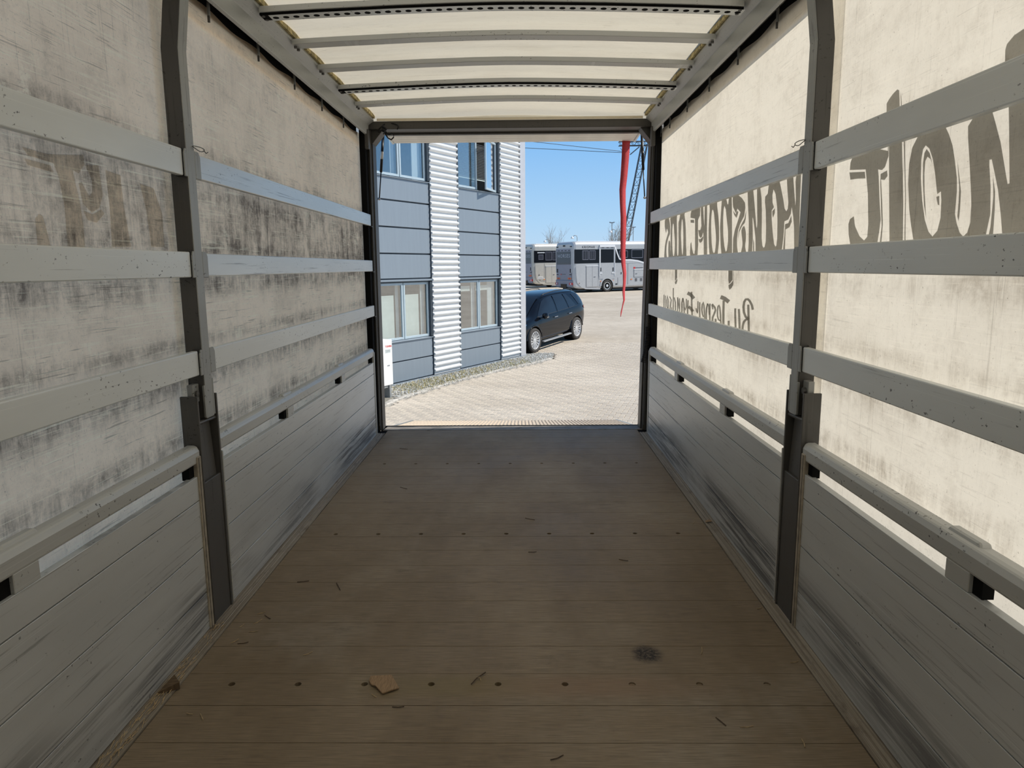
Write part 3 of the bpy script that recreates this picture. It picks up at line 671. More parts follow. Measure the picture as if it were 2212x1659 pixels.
def strokes(lst, T, s=1):
    X = s * 1.3009
    mb = MB()
    for st in lst:
        pts, wd = st; P = [np.array(T(p)) for p in pts]; sc = np.linalg.norm(np.array(T((1, 0))) - np.array(T((0, 0)))); hw = wd / 2 * sc
        L, R_ = [], []
        for i in range(len(P)):
            d = P[min(i + 1, len(P) - 1)] - P[max(i - 1, 0)]; d = d / np.linalg.norm(d); n_ = np.array([-d[1], d[0]])
            e = -d * hw * .35 if i == 0 else (d * hw * .35 if i == len(P) - 1 else 0)
            L.append(P[i] + n_ * hw + e); R_.append(P[i] - n_ * hw + e)
        vs = []
        for a, b_ in zip(L, R_):
            for p in (a, b_): q = onX(p[0], p[1], s * 1.302); vs.append((X, q[1], q[2]))
        mb.add(vs, [(2 * i, 2 * i + 1, 2 * i + 3, 2 * i + 2) for i in range(len(P) - 1)])
    mb.build('letter', 'print_vinyl', WR if s > 0 else WL)

# big lower-case line, seen from behind
letter([(60, 860), (115, 800), (145, 930), (152, 1010), (150, 1110), (120, 1190), (98, 1280), (86, 1350), (84, 1450), (92, 1530), (105, 1600), (48, 1600), (48, 1440), (60, 1310), (84, 1200), (112, 1100), (106, 1060), (92, 1030), (80, 1100), (64, 1050), (54, 980)], T=T1)
letter([(125, 1250), (150, 1260), (156, 1380), (150, 1600), (125, 1600), (118, 1500), (116, 1380)], T=T1)
letter([(170, 800), (405, 690), (408, 780), (425, 920), (433, 1100), (435, 1300), (420, 1600), (165, 1610), (160, 1400), (159, 1150), (165, 980)],
       [[(205, 935), (216, 970), (224, 1100), (235, 1250), (232, 1400), (222, 1500), (210, 1515), (196, 1450), (188, 1250), (190, 1050), (197, 960)],
        [(275, 790), (328, 765), (312, 880), (300, 930), (302, 1200), (300, 1450), (288, 1510), (274, 1450), (274, 1100)],
        [(364, 855), (378, 930), (386, 1100), (385, 1350), (375, 1495), (362, 1450), (350, 1280), (344, 1110), (354, 950)]], T=T1)
letter([(518, 760), (560, 600), (692, 540), (692, 700), (686, 790), (652, 870), (650, 1080), (655, 1300), (648, 1400), (635, 1590), (512, 1600), (506, 1450), (514, 1300), (530, 1262), (542, 1370), (565, 1470), (585, 1482), (597, 1400), (598, 1000), (595, 846), (545, 838), (516, 828)], T=T1, sm=False)
letter([(515, 870), (580, 866), (582, 925), (520, 918)], T=T1, sm=False)
letter([(700, 560), (742, 540), (752, 820), (766, 985), (772, 540), (816, 520), (812, 1000), (815, 1580), (755, 1585), (752, 1250), (742, 1090), (722, 1172), (692, 1192), (668, 1150), (654, 1050), (690, 1052), (712, 980), (704, 800)], T=T1, sm=False)
letter([(662, 1205), (692, 1215), (742, 1165), (738, 1225), (712, 1268), (692, 1276), (672, 1262)], T=T1)
letter([(865, 560), (985, 480), (995, 620), (1018, 820), (1030, 1050), (1028, 1250), (1010, 1420), (985, 1580), (875, 1590), (850, 1380), (840, 1100), (850, 850), (862, 700)],
       [[(910, 688), (935, 740), (950, 900), (968, 1100), (973, 1250), (957, 1420), (936, 1462), (914, 1420), (894, 1250), (887, 1000), (892, 800)]], T=T1)
letter([(1080, 480), (1255, 390), (1262, 1000), (1262, 1560), (1080, 1580), (1056, 1320), (1046, 1000), (1064, 700)],
       [[(1125, 618), (1150, 680), (1165, 850), (1188, 1050), (1190, 1250), (1166, 1420), (1148, 1438), (1125, 1350), (1104, 1150), (1102, 850), (1110, 680)],
        [(1160, 500), (1205, 480), (1192, 590), (1180, 585)]], T=T1, sm=False)
letter([(112, 400), (235, 330), (215, 425), (280, 480), (332, 560), (340, 650), (318, 800), (250, 930), (210, 1050), (190, 1200), (190, 1330), (215, 1530), (112, 1540), (120, 1200), (150, 1050), (200, 900), (240, 770), (252, 730), (198, 668), (170, 752), (120, 640), (112, 550)], T=T2, sm=False)
letter([(268, 1060), (300, 988), (325, 990), (346, 1080), (350, 1200), (336, 1350), (360, 1520), (250, 1530), (286, 1330), (280, 1200)], T=T2)
letter([(356, 690), (346, 850), (330, 920), (280, 980), (232, 1080), (210, 1190), (205, 1280), (205, 1180), (222, 1060), (262, 960), (322, 850), (345, 740)], T=T2, sm=False)
letter([(116, 700), (165, 770), (190, 705), (215, 725), (200, 780), (180, 835), (140, 780)], T=T2, sm=False)
letter([(378, 300), (1345, -60), (1340, 60), (1315, 700), (1305, 1420), (1215, 1430), (1212, 1000), (1196, 800), (1172, 640), (1155, 760), (1110, 860), (1040, 895), (1035, 1000), (1020, 1200), (985, 1480), (380, 1520), (398, 1300), (400, 900), (386, 600)],
       [[(478, 290), (548, 260), (550, 600), (554, 900), (546, 1020), (535, 980), (510, 650)],
        [(468, 820), (480, 850), (500, 1000), (520, 1200), (522, 1470), (500, 1475), (495, 1280), (480, 1200), (474, 1478), (458, 1480), (474, 1200)],
        [(605, 240), (768, 180), (740, 400), (695, 452), (690, 540), (705, 700), (711, 1000), (705, 1250), (685, 1350), (665, 1368), (645, 1330), (632, 1200), (636, 700), (630, 480), (612, 330)],
        [(845, 322), (880, 400), (890, 480), (910, 650), (915, 900), (910, 1200), (895, 1330), (878, 1347), (855, 1300), (830, 1100), (812, 850), (812, 700), (852, 640), (828, 560), (825, 420)],
        [(942, 120), (1082, 70), (1095, 350), (1111, 550), (1100, 670), (1075, 712), (1045, 670), (1020, 500), (980, 300)],
        [(1195, 40), (1262, 15), (1240, 180), (1245, 500), (1237, 622), (1224, 450), (1210, 250)]], T=T2, sm=False)
letter([(1052, 945), (1110, 925), (1165, 790), (1172, 900), (1130, 1000), (1060, 1040), (1050, 1420), (1012, 1430), (1040, 1150)], T=T2, sm=False)
letter([(822, 715), (868, 660), (870, 740), (835, 830), (824, 780)], T=T2, sm=False)
# capitals on the near bay
letter([(445, 200), (470, 155), (510, 100), (552, 58), (570, 66), (575, 160), (577, 330), (445, 380)], T=T4, sm=False)
letter([(584, 80), (592, 130), (603, 330), (594, 330), (588, 200)], T=T4, sm=False)
letter([(78, 862), (84, 790), (110, 720), (150, 640), (465, 520), (465, 720), (430, 830), (400, 862), (360, 855), (366, 920), (377, 1200), (387, 1350), (370, 1480), (335, 1690), (95, 1690), (66, 1500), (64, 1400), (80, 1350), (118, 1322), (130, 1420), (175, 1520), (220, 1562), (252, 1525), (262, 1400), (258, 1100), (236, 855)],
       [[(372, 652), (458, 618), (458, 670), (420, 662)]], T=T4, sm=False)
letter([(468, 560), (596, 500), (606, 900), (612, 1200), (605, 1680), (474, 1690), (470, 1100)], T=T4, sm=False)
letter([(614, 480), (626, 480), (637, 1100), (632, 1690), (621, 1690), (629, 1100)], T=T4, sm=False)
letter([(74, 885), (228, 878), (234, 945), (150, 948), (84, 958)], T=T4, sm=False)
letter([(385, 900), (450, 865), (455, 920), (425, 960), (390, 956), (402, 1200), (408, 1400), (385, 1690), (365, 1690), (395, 1420), (388, 1200), (382, 1000)], T=T4, sm=False)
def t4to5(p): q = T4(p); return ((q[0] - 1980) * 5.185, (q[1] - 220) * 5.185)
letter([t4to5((785, 380)), (1500, -260), (1500, 1640), t4to5((735, 1700)), t4to5((690, 1420)), t4to5((670, 1250)), t4to5((660, 1000)), t4to5((670, 800)), t4to5((700, 640)), t4to5((760, 520))],
       [[(110, 485), (150, 520), (190, 640), (215, 800), (235, 1000), (240, 1030), (280, 1000), (285, 1100), (275, 1300), (240, 1440), (185, 1505), (140, 1450), (100, 1320), (70, 1100), (55, 850), (60, 650), (80, 530)],
        [(310, 230), (660, 100), (640, 180), (585, 270), (585, 400), (600, 650), (615, 950), (622, 1150), (610, 1350), (575, 1460), (530, 1505), (490, 1460), (455, 1350), (438, 1250), (460, 1000), (460, 850), (435, 640), (410, 480), (370, 360)],
        [(845, 60), (1040, -10), (1045, 300), (1050, 910), (1028, 915), (1000, 750), (950, 450), (890, 220)],
        [(825, 645), (850, 640), (880, 780), (920, 980), (950, 1250), (975, 1560), (860, 1560), (885, 1200), (888, 1000), (865, 830), (868, 1050), (855, 1200), (835, 1400), (800, 1560), (770, 1560), (835, 1250), (838, 950), (825, 720)]], T=T5, sm=False)
letter([(120, 525), (155, 570), (187, 705), (165, 640), (130, 612), (105, 660), (95, 800), (97, 1000), (115, 1310), (90, 1150), (78, 900), (80, 680), (95, 570)], T=T5, sm=False)
letter([(464, 640), (490, 850), (505, 1000), (495, 1200), (480, 1335), (465, 1280), (480, 1100), (485, 950), (474, 800)], T=T5, sm=False)
letter([(228, 1060), (262, 1050), (262, 1155), (245, 1150)], T=T5, sm=False)
letter([(670, 960), (675, 620), (710, 500), (850, 330), (1032, 205), (1300, 110), (1400, 900)], T=T7, sm=False)
# descenders and the signature line
letter([(385, -60), (435, -60), (435, 200), (410, 250), (390, 267)], T=T3, sm=False)
letter([(385, 290), (410, 262), (438, 215), (441, 270), (420, 330), (395, 345)], T=T3, sm=False)
letter([(1550, -60), (1640, -60), (1640, 240), (1600, 300), (1560, 336), (1550, 250)], T=T3, sm=False)
letter([(1550, 358), (1600, 325), (1650, 262), (1650, -60), (1660, -60), (1658, 350), (1620, 420), (1575, 462), (1555, 410)], T=T3, sm=False)
SIG = [[([(2080, 885), (2060, 790), (2015, 705), (1975, 665), (1930, 668), (1895, 720), (1878, 830), (1888, 950), (1925, 1045), (1990, 1100)], 52), ([(1975, 1095), (1925, 1110), (1885, 1160), (1862, 1240), (1850, 1400)], 50), ([(1983, 790), (1988, 1000), (1996, 1460)], 50)],
       [([(1700, 870), (1698, 1000), (1710, 1370)], 44), ([(1778, 885), (1785, 1000), (1798, 1390)], 48)], [([(1556, 1140), (1556, 1290)], 46)],
       [([(1395, 620), (1470, 652), (1550, 715)], 88), ([(1448, 700), (1442, 900), (1440, 1300)], 50)],
       [([(1372, 1130), (1335, 1110), (1314, 1030), (1312, 930), (1325, 820), (1342, 790), (1362, 840), (1378, 1000), (1392, 1290)], 32)],
       [([(1198, 775), (1252, 840), (1272, 900), (1238, 990), (1208, 1060), (1198, 1200)], 42), ([(1270, 1095), (1276, 1220)], 42), ([(1192, 790), (1212, 880)], 30)],
       [([(1100, 765), (1075, 860), (1068, 980), (1070, 1180)], 36), ([(1095, 765), (1122, 800), (1136, 1000)], 28), ([(1150, 765), (1142, 980), (1150, 1200)], 36)],
       [([(1008, 1050), (984, 980), (972, 900), (982, 780), (1000, 722), (1018, 800), (1030, 960), (1036, 1140)], 30)],
       [([(926, 735), (924, 900), (930, 1130)], 32), ([(888, 710), (886, 860), (874, 970), (856, 930), (848, 865)], 26)],
       [([(672, 535), (730, 565), (792, 640)], 76), ([(748, 510), (752, 700), (762, 1090)], 34), ([(690, 835), (735, 865), (772, 925)], 66)],
       [([(672, 690), (664, 860), (662, 1060)], 30), ([(636, 660), (634, 840), (612, 905), (600, 850)], 24)],
       [([(560, 645), (540, 740), (538, 1040)], 32), ([(562, 648), (582, 760), (592, 1040)], 28)],
       [([(446, 628), (446, 1000)], 26), ([(452, 650), (478, 870)], 18), ([(486, 650), (490, 1010)], 24)],
       [([(352, 425), (350, 700), (352, 1000)], 24), ([(372, 630), (396, 740), (402, 1000)], 26)],
       [([(272, 610), (308, 680), (292, 780), (272, 960)], 24), ([(316, 845), (318, 980)], 22)],
       [([(236, 872), (212, 820), (208, 690), (226, 580), (240, 680), (244, 950)], 20)],
       [([(150, 570), (144, 920)], 20), ([(180, 590), (176, 940)], 18)]]
for L_ in SIG: strokes(L_, T3)
# traces of lettering on the other curtain
letter([(250, 200), (560, 290), (990, 300), (1000, 420), (930, 520), (860, 480), (890, 620), (940, 830), (985, 1100), (1010, 1400), (800, 1400), (760, 900), (690, 560), (630, 400), (320, 300)], T=TL, s=-1, sm=False)
letter([(410, 1060), (460, 1000), (505, 1030), (600, 1400), (440, 1400)], T=TL, s=-1, sm=False)
letter([(280, 340), (590, 420), (630, 510), (320, 420)], T=TL, s=-1, sm=False)
letter([(1010, 420), (1090, 600), (1095, 740), (1060, 790), (1000, 690), (970, 620), (930, 640), (980, 880), (1090, 990), (1180, 930), (1220, 780), (1170, 420)], T=TL, s=-1, sm=False)
letter([(985, 960), (1100, 1010), (1200, 950), (1240, 1000), (1150, 1110), (1040, 1080)], T=TL, s=-1, sm=False)
letter([(1250, 480), (1430, 540), (1470, 900), (1560, 1400), (1330, 1400), (1300, 900)], T=TL, s=-1, sm=False)
letter([(1660, 640), (1830, 700), (1930, 1000), (1960, 1400), (1800, 1400), (1740, 950)], T=TL, s=-1, sm=False)

# ------------------------------------------------------------------ litter on the floor
plain('cardboard', (0.30, 0.20, 0.115), 0.85, var=0.2, scale=30, stretch=(6, 1, 1))
plain('old_wood', (0.12, 0.08, 0.045), 0.8, var=0.35, scale=20, stretch=(1, 6, 1))
plain('straw', (0.42, 0.31, 0.17), 0.8, var=0.3, scale=60)
plain('dark_twig', (0.07, 0.045, 0.028), 0.85, var=0.3, scale=60)
pts = [onZ(*p, 0.0) for p in ((797, 1474), (801, 1466), (818, 1464), (846, 1463), (851, 1472), (862, 1490), (843, 1497), (826, 1502), (818, 1494), (811, 1486), (803, 1484))]
q = MB(); n = len(pts)
q.add([(p[0], p[1], 0.003 + 0.004 * abs(math.sin(i * 1.3))) for i, p in enumerate(pts)] + [(p[0], p[1], 0.0075 + 0.004 * abs(math.sin(i * 1.3))) for i, p in enumerate(pts)],
      [tuple(range(n - 1, -1, -1)), tuple(range(n, 2 * n))] + [(i, (i + 1) % n, n + (i + 1) % n, n + i) for i in range(n)])
tag(q.build('cardboard_scrap', 'cardboard'), 'torn piece of brown cardboard lying on the floor beside a hole', 'cardboard')
a, b_, c0 = onZ(341, 1500, .005), onZ(389, 1488, .005), onZ(378, 1473, .005)
q = MB(); q.add([a, b_, c0 + np.array([0, 0, 0]), (a[0], a[1], .012), (b_[0], b_[1], .032), (c0[0], c0[1], .035)], [(0, 2, 1), (3, 4, 5), (0, 1, 4, 3), (1, 2, 5, 4), (2, 0, 3, 5)])
tag(q.build('wood_wedge', 'old_wood'), 'small dark wooden wedge in the floor edge gutter below the dirty curtain', 'wedge')
q = MB(); P_ = [onZ(*p, .006) for p in ((1018, 1478), (1030, 1465), (1049, 1452))]
t = thing('dry_twig', tuple(P_[1]), 'thin dry forked twig on the floor between two holes', 'twig')
MB().tube(P_, 0.0022, 5).build('stem', 'dark_twig', t); MB().tube([onZ(1030, 1465, .006), onZ(1036, 1462, .007), onZ(1039, 1470, .004)], 0.0014, 5).build('side_twig', 'straw', t)
SP = [((565, 1325), 0.5, 's'), ((578, 1334), -0.6, 'd'), ((557, 1344), 1.0, 's'), ((522, 1353), 1.2, 's'), ((548, 1365), 0.2, 's'), ((507, 1386), 0.9, 's'), ((525, 1390), 0.25, 'd'), ((665, 1413), 0.6, 's'), ((410, 1543), -0.2, 's'), ((436, 1550), -0.8, 's'), ((860, 1528), 0.05, 'd'), ((808, 1504), -0.6, 's'),
      ((655, 1257), 0.2, 'd'), ((731, 1268), -1.0, 'd'), ((1150, 1193), 0.05, 'd'), ((1347, 1211), -0.3, 'd'), ((1145, 1122), -0.4, 'd'), ((872, 970), -0.3, 'd'), ((872, 1055), -0.5, 'd'), ((1498, 1130), 1.0, 's'), ((1515, 1407), 1.2, 's'), ((1557, 1560), -1.0, 'd'), ((1613, 1571), 0.1, 's'), ((1735, 1607), 1.4, 's'),
      ((1203, 1638), 0.4, 'd'), ((1640, 1315), 0.4, 's'), ((390, 1445), 1.1, 's'), ((930, 915 + 14), 0.6, 'd'), ((1040, 923), 0.1, 'd'), ((985, 925), 0.3, 'd'), ((1120, 925), 0.2, 'd'), ((1716, 1431), 0.2, 's')]
for (px, py), ang, kd in SP:
    c0 = onZ(px, py, 0.0); L_ = random.uniform(0.012, 0.024) * (1.6 if kd == 'd' else 1)
    d = np.array([math.cos(ang), math.sin(ang) * 1.3, 0]) * L_; e = np.array([0, 0, 0.003 + (0.004 if abs(c0[0]) > 1.155 else 0)])
    k_ = 'straw' if kd == 's' else 'twig_splinter'
    tag(MB().tube([c0 - d + e, c0 + np.array([0.002, -0.003, 0]) + e, c0 + d + e], 0.0013 if kd == 's' else 0.0017, 5).build(k_, 'straw' if kd == 's' else 'dark_twig'),
        'pale straw bit scattered on the brown floor' if kd == 's' else 'dark wood splinter scattered on the brown floor', 'straw' if kd == 's' else 'splinter', 'straw bits on the floor' if kd == 's' else 'splinters on the floor')
# shredded straw packed in the edge gutter
q = MB()
for k in range(150):
    yy = random.uniform(1.7, 2.35) if k < 110 else random.uniform(2.35, 2.8); xx = -random.uniform(1.165, 1.212); a = random.uniform(0.8, 2.3); L_ = random.uniform(0.006, 0.022)
    q.tube([(xx - L_ * math.cos(a) * .6, yy - L_ * math.sin(a), .007), (xx + L_ * math.cos(a) * .6, yy + L_ * math.sin(a), random.uniform(.007, .014))], 0.0012, 4)
stuff(tag(q.build('straw_litter', 'straw'), 'loose shredded straw packed along the floor edge below the dirty curtain', 'straw'))
lf = MB(); c0 = onZ(1530, 1127, 0.006)
lf.add([c0 + np.array(p) for p in ((-.02, -.012, 0), (.0, -.018, .006), (.022, -.004, .002), (.012, .014, .007), (-.012, .012, .003))] + [c0 + np.array(p) for p in ((-.02, -.012, .002), (.0, -.018, .008), (.022, -.004, .004), (.012, .014, .009), (-.012, .012, .005))],
       [(4, 3, 2, 1, 0), (5, 6, 7, 8, 9)] + [(i, (i + 1) % 5, 5 + (i + 1) % 5, 5 + i) for i in range(5)])
tag(lf.build('dry_leaf', 'cardboard'), 'crumpled dry leaf in the floor edge gutter below the lettered curtain', 'leaf')
# ================================================================== outside
def terr(y):
    pts = ((-40, G), (22.0, G), (23.2, -1.215), (25.3, -1.067), (29, -0.96), (54, -0.43), (62, -0.31), (90, -0.2), (400, -0.2))
    for (a, za), (b_, zb) in zip(pts, pts[1:]):
        if a <= y <= b_: return za + (zb - za) * (y - a) / (b_ - a)
    return -0.2
def ground_mat():
    b = NB('yard_gravel'); P = b.pos(); sx = b.n('ShaderNodeSeparateXYZ'); b.l(P, sx.inputs[0])
    n1 = b.noise(b.mapv(P, (0.25, 0.35, 1)), 1.0, 6, 0.6); n2 = b.noise(b.mapv(P, (9, 9, 1)), 1.0, 6, 0.8); n3 = b.noise(b.mapv(P, (0.35, 2.6, 1), (0, 3, 0), (0, 0, 0.35)), 1.0, 5, 0.6, 0.4)
    n4 = b.noise(b.mapv(P, (45, 45, 1)), 1.0, 3, 0.7)
    c = b.mix(b.ramp(n1, 0.3, 0.7), (0.43, 0.37, 0.295), (0.53, 0.465, 0.38)); n6 = b.noise(b.mapv(P, (2.2, 1.6, 1), (4, 4, 0)), 1.0, 6, 0.8); c = b.mix(b.math('MULTIPLY', b.ramp(n3, 0.5, 0.75), 0.25), c, (0.36, 0.32, 0.27)); c = b.mix(b.math('MULTIPLY', b.ramp(n6, 0.5, 0.66), 0.45), c, (0.33, 0.285, 0.23)); c = b.mix(b.math('MULTIPLY', b.ramp(n6, 0.44, 0.36), 0.4), c, (0.64, 0.58, 0.49))
    c = b.mix(b.math('MULTIPLY', b.ramp(n2, 0.52, 0.75), 0.5), c, (0.27, 0.24, 0.20)); c = b.mix(b.math('MULTIPLY', b.ramp(n4, 0.58, 0.7), 0.5), c, (0.66, 0.61, 0.54))
    b.princ(c, 0.9, 0, b.bump(n2, 0.5, 0.02), 0.2); MATS['yard_gravel'] = b.m
ground_mat()
def paver_mat():
    b = NB('paver'); oi = b.n('ShaderNodeNewGeometry'); P = oi.outputs['Position']
    n1 = b.noise(b.mapv(P, (0.5, 0.7, 1)), 1.0, 5, 0.6); n2 = b.noise(b.mapv(P, (60, 60, 20)), 1.0, 4, 0.75); n5 = b.noise(b.mapv(P, (6, 6, 1)), 1.0, 3, 0.5)
    c = b.mix(b.ramp(n1, 0.3, 0.7), (0.47, 0.41, 0.335), (0.57, 0.505, 0.42)); c = b.mix(b.math('MULTIPLY', b.ramp(n5, 0.4, 0.65), 0.3), c, (0.38, 0.34, 0.30)); c = b.mix(b.math('MULTIPLY', b.ramp(n2, 0.5, 0.7), 0.35), c, (0.34, 0.31, 0.27))
    b.princ(c, 0.85, 0, None, 0.2); MATS['paver'] = b.m
paver_mat()
plain('joint_sand', (0.30, 0.26, 0.21), 0.95, var=0.3, scale=10)

TH = math.radians(29.3)
O = onZ(1134, 770, G); O[2] = G
U_ = np.array([-math.sin(TH), -math.cos(TH), 0.0]); N_ = np.array([math.cos(TH), -math.sin(TH), 0.0])
FROT = math.atan2(U_[1], U_[0])
def facade(x, y, off=0.0):
    d = ray(x, y); q = ((O + N_ * off - CAM) @ N_) / (d @ N_); P = CAM + q * d; return (P - O) @ U_, P[2] - G
def FW(u, off, z=0.0): return O + U_ * u + N_ * off + np.array([0, 0, z])

KER = [onZ(*p, G) for p in ((790, 893), (836, 879), (862, 866), (937, 842), (1000, 823), (1080, 803), (1150, 788), (1194, 777))]
for p in KER: p[2] = G
tip = KER[-1]
ring = [(p[0], p[1]) for p in KER] + [tuple(FW(-0.95, 0.55)[:2]), tuple(FW(-0.75, 0.1)[:2]), tuple(FW(-0.1, -0.25)[:2])] + [tuple(FW(7.9, -0.05)[:2])]
def pip(x, y):
    c_ = False; j = len(ring) - 1
    for i in range(len(ring)):
        if (ring[i][1] > y) != (ring[j][1] > y) and x < (ring[j][0] - ring[i][0]) * (y - ring[i][1]) / (ring[j][1] - ring[i][1]) + ring[i][0]: c_ = not c_
        j = i
    return c_
# yard surface
mb = MB(); xs = np.concatenate([np.linspace(-160, -8, 12), np.linspace(-7, 12, 39), np.linspace(14, 220, 14)]); ys = np.concatenate([np.linspace(-60, 4, 9), np.linspace(5, 30, 51), np.linspace(32, 90, 15), np.linspace(110, 700, 8)])
PX0, PX1, PY0, PY1 = -4.2, 5.6, 7.4, 24.6
for x in xs:
    for y in ys:
        low = 0.05 if (PX0 + .45 < x < PX1 - .45 and PY0 + .45 < y < PY1 - .45) else 0.0
        mb.v.append((x, y, terr(y) - low))
ny = len(ys)
for i in range(len(xs) - 1):
    for j in range(ny - 1): a = i * ny + j; mb.f.append((a, a + ny, a + ny + 1, a + 1))
GR = struct(mb.build('ground', 'yard_gravel', smooth=True), 'pale beige gravel and paver yard')
me = GR.data; me.materials.append(MATS['joint_sand'])
for p in me.polygons:
    c0 = p.center + GR.location
    if PX0 + .4 < c0.x < PX1 - .4 and PY0 + .4 < c0.y < PY1 - .4: p.material_index = 1
# herringbone pavers, laid square to the facade
PANG = TH + math.radians(45)
ca, sa = math.cos(PANG), math.sin(PANG)
def inside(x, y):
    if not (PX0 < x < PX1 and PY0 < y < PY1): return False
    d = np.array([x, y, 0]) - np.array([O[0], O[1], 0]); u, n = d @ U_, d @ N_
    if u > -0.1 and n < 0.1: return False
    if pip(x, y): return False
    return True
cells = []
L_, W2 = 0.2, 0.1
for i in range(-170, 171):
    for j in range(-170, 171):
        # herringbone: two bricks per 4-cell diagonal step
        k = (i - j) % 4
        if k == 0: bx_ = (i * W2, j * W2, (i + 2) * W2, (j + 1) * W2)
        elif k == 3: bx_ = (i * W2, j * W2, (i + 1) * W2, (j + 2) * W2)
        else: continue
        cx_, cy_ = (bx_[0] + bx_[2]) / 2, (bx_[1] + bx_[3]) / 2
        wx, wy = cx_ * ca - cy_ * sa + 0.5, cx_ * sa + cy_ * ca + 15.0
        if inside(wx, wy): cells.append((wx, wy, k))
# herringbone orientation check: k==0 bricks are long in x, k==3 long in y
def brick_mesh(lx, ly):
    g = 0.003; a, c_ = lx / 2 - g, ly / 2 - g; b1, b2 = a - 0.006, c_ - 0.006
    v = [(-a, -c_, -.06), (a, -c_, -.06), (a, c_, -.06), (-a, c_, -.06), (-a, -c_, -.006), (a, -c_, -.006), (a, c_, -.006), (-a, c_, -.006), (-b1, -b2, 0), (b1, -b2, 0), (b1, b2, 0), (-b1, b2, 0)]
    f = [(0, 1, 5, 4), (1, 2, 6, 5), (2, 3, 7, 6), (3, 0, 4, 7), (4, 5, 9, 8), (5, 6, 10, 9), (6, 7, 11, 10), (7, 4, 8, 11), (8, 9, 10, 11)]
    return v, f
cz = PANG; bms = {}
for k, (lx, ly) in ((0, (.2, .1)), (3, (.1, .2))):
    v, f = brick_mesh(lx, ly); me = bpy.data.meshes.new('paver'); me.from_pydata(v, [], f); me.update(); me.materials.append(MATS['paver']); bms[k] = me
def vis_key(c): # seen through the doorway beyond the lift, nearest first
    d = np.array([c[0], c[1], G]) - CAM; px = 1106 + FPX * (d @ _R) / (d @ _W); py = 829.5 - FPX * (d @ _U) / (d @ _W)
    return c[1] if (835 < px < 1378 and 770 < py < 906) else 1e3 + c[1]
cells.sort(key=vis_key)
rest = MB(); RV = []; RF_ = []
for idx, (wx, wy, k) in enumerate(cells):
    dz = random.uniform(-0.003, 0.003); z = terr(wy) + dz
    if idx < 300:
        o = bpy.data.objects.new('paver', bms[k]); COL.objects.link(o); o.parent = GR
        o.location = Vector((wx, wy, z)) - GR.location; o.rotation_euler = (random.uniform(-.01, .01), random.uniform(-.01, .01), cz)
    else:
        base = len(RV); mm = bms[k]
        for vv in mm.vertices:
            RV.append((wx + vv.co.x * ca - vv.co.y * sa, wy + vv.co.x * sa + vv.co.y * ca, terr(wy + vv.co.x * sa + vv.co.y * ca) + dz + vv.co.z))
        for p in mm.polygons: RF_.append(tuple(q + base for q in p.vertices))
rest.v, rest.f = RV, RF_
o = rest.build('paving', 'paver', GR); stuff(o)

# ------------------------------------------------------------------ office building
plain('panel_grey', (0.245, 0.29, 0.335), 0.42, 0.25, var=0.03, scale=1.0, stretch=(8, 1, .6))
plain('panel_dark', (0.05, 0.065, 0.08), 0.5, 0.3)
plain('corrugated', (0.68, 0.69, 0.69), 0.4, 0.1, var=0.03)
plain('trim_silver', (0.56, 0.56, 0.58), 0.4, 0.3, var=0.03)
plain('window_frame', (0.44, 0.53, 0.58), 0.4, 0.2, var=0.05)
plain('room_wall', (0.30, 0.28, 0.26), 0.8)
plain('room_dark', (0.06, 0.055, 0.05), 0.8)
plain('blind_white', (0.80, 0.86, 0.82), 0.7, var=0.04)
plain('blind_grey', (0.35, 0.36, 0.38), 0.6, var=0.06)
plain('plinth', (0.18, 0.18, 0.17), 0.8)
glass_mat('win_glass', (0.97, 1.0, 1.0), 0.004, 0.95, 3.0)
bld = thing('office_building', tuple(O), 'two-storey office building with grey panels and white corrugated strips', 'building', rz=FROT)
def B(mb, name, mat, par=None, **kw): return mb.build(name, mat, par or bld, world=False, **kw)
def BB(x0, x1, y0, y1, z0, z1, name, mat, par=None, **kw): return B(MB().box(x0, x1, y0, y1, z0, z1), name, mat, par, **kw)
BH = 7.1
# core: back wall and floors behind the cladding, with openings left for the windows
colsP = [(1.43, 3.58), (4.76, 6.90), (8.08, 10.2)]; colsC = [(0.31, 1.43), (3.58, 4.76), (6.90, 8.08)]
WIN = [(1.07, 2.42), (4.84, 6.19)]
BB(0.16, 10.4, -6.0, -4.2, 0.0, BH, 'core', 'room_wall')
BB(0.16, 10.4, -4.2, -0.14, 0.0, 0.95, 'core', 'room_dark'); BB(0.16, 10.4, -4.2, -0.14, 2.75, 4.6, 'core', 'room_dark'); BB(0.16, 10.4, -4.2, -0.14, 6.4, BH, 'core', 'room_dark')
for (a, b_) in [(0.16, 1.40)] + [(3.60, 4.74), (6.92, 8.06), (10.2, 10.4)]:
    BB(a, b_, -4.2, -0.14, 0.94, 2.76, 'core', 'room_wall'); BB(a, b_, -4.2, -0.14, 4.59, 6.41, 'core', 'room_wall')
# end wall round the corner
for k in range(12):
    BB(0.13, 0.16, -6.0, -0.30, 0.1 + k * 0.58, 0.1 + (k + 1) * 0.58 - .012, 'panel', 'corrugated')
BB(-0.015, 0.295, -0.28, 0.035, 0.05, BH, 'corner_trim', 'trim_silver', bevel=0.008)
BB(-0.05, 10.4, -0.12, 0.05, 0.0, 0.055, 'base_flashing', 'panel_grey', bevel=0.004)
BB(-0.02, 10.4, -0.10, 0.0, -0.15, 0.03, 'plinth', 'plinth')
BB(-0.05, 10.4, -0.4, 0.08, BH - 0.1, BH + 0.12, 'eaves_trim', 'panel_grey')
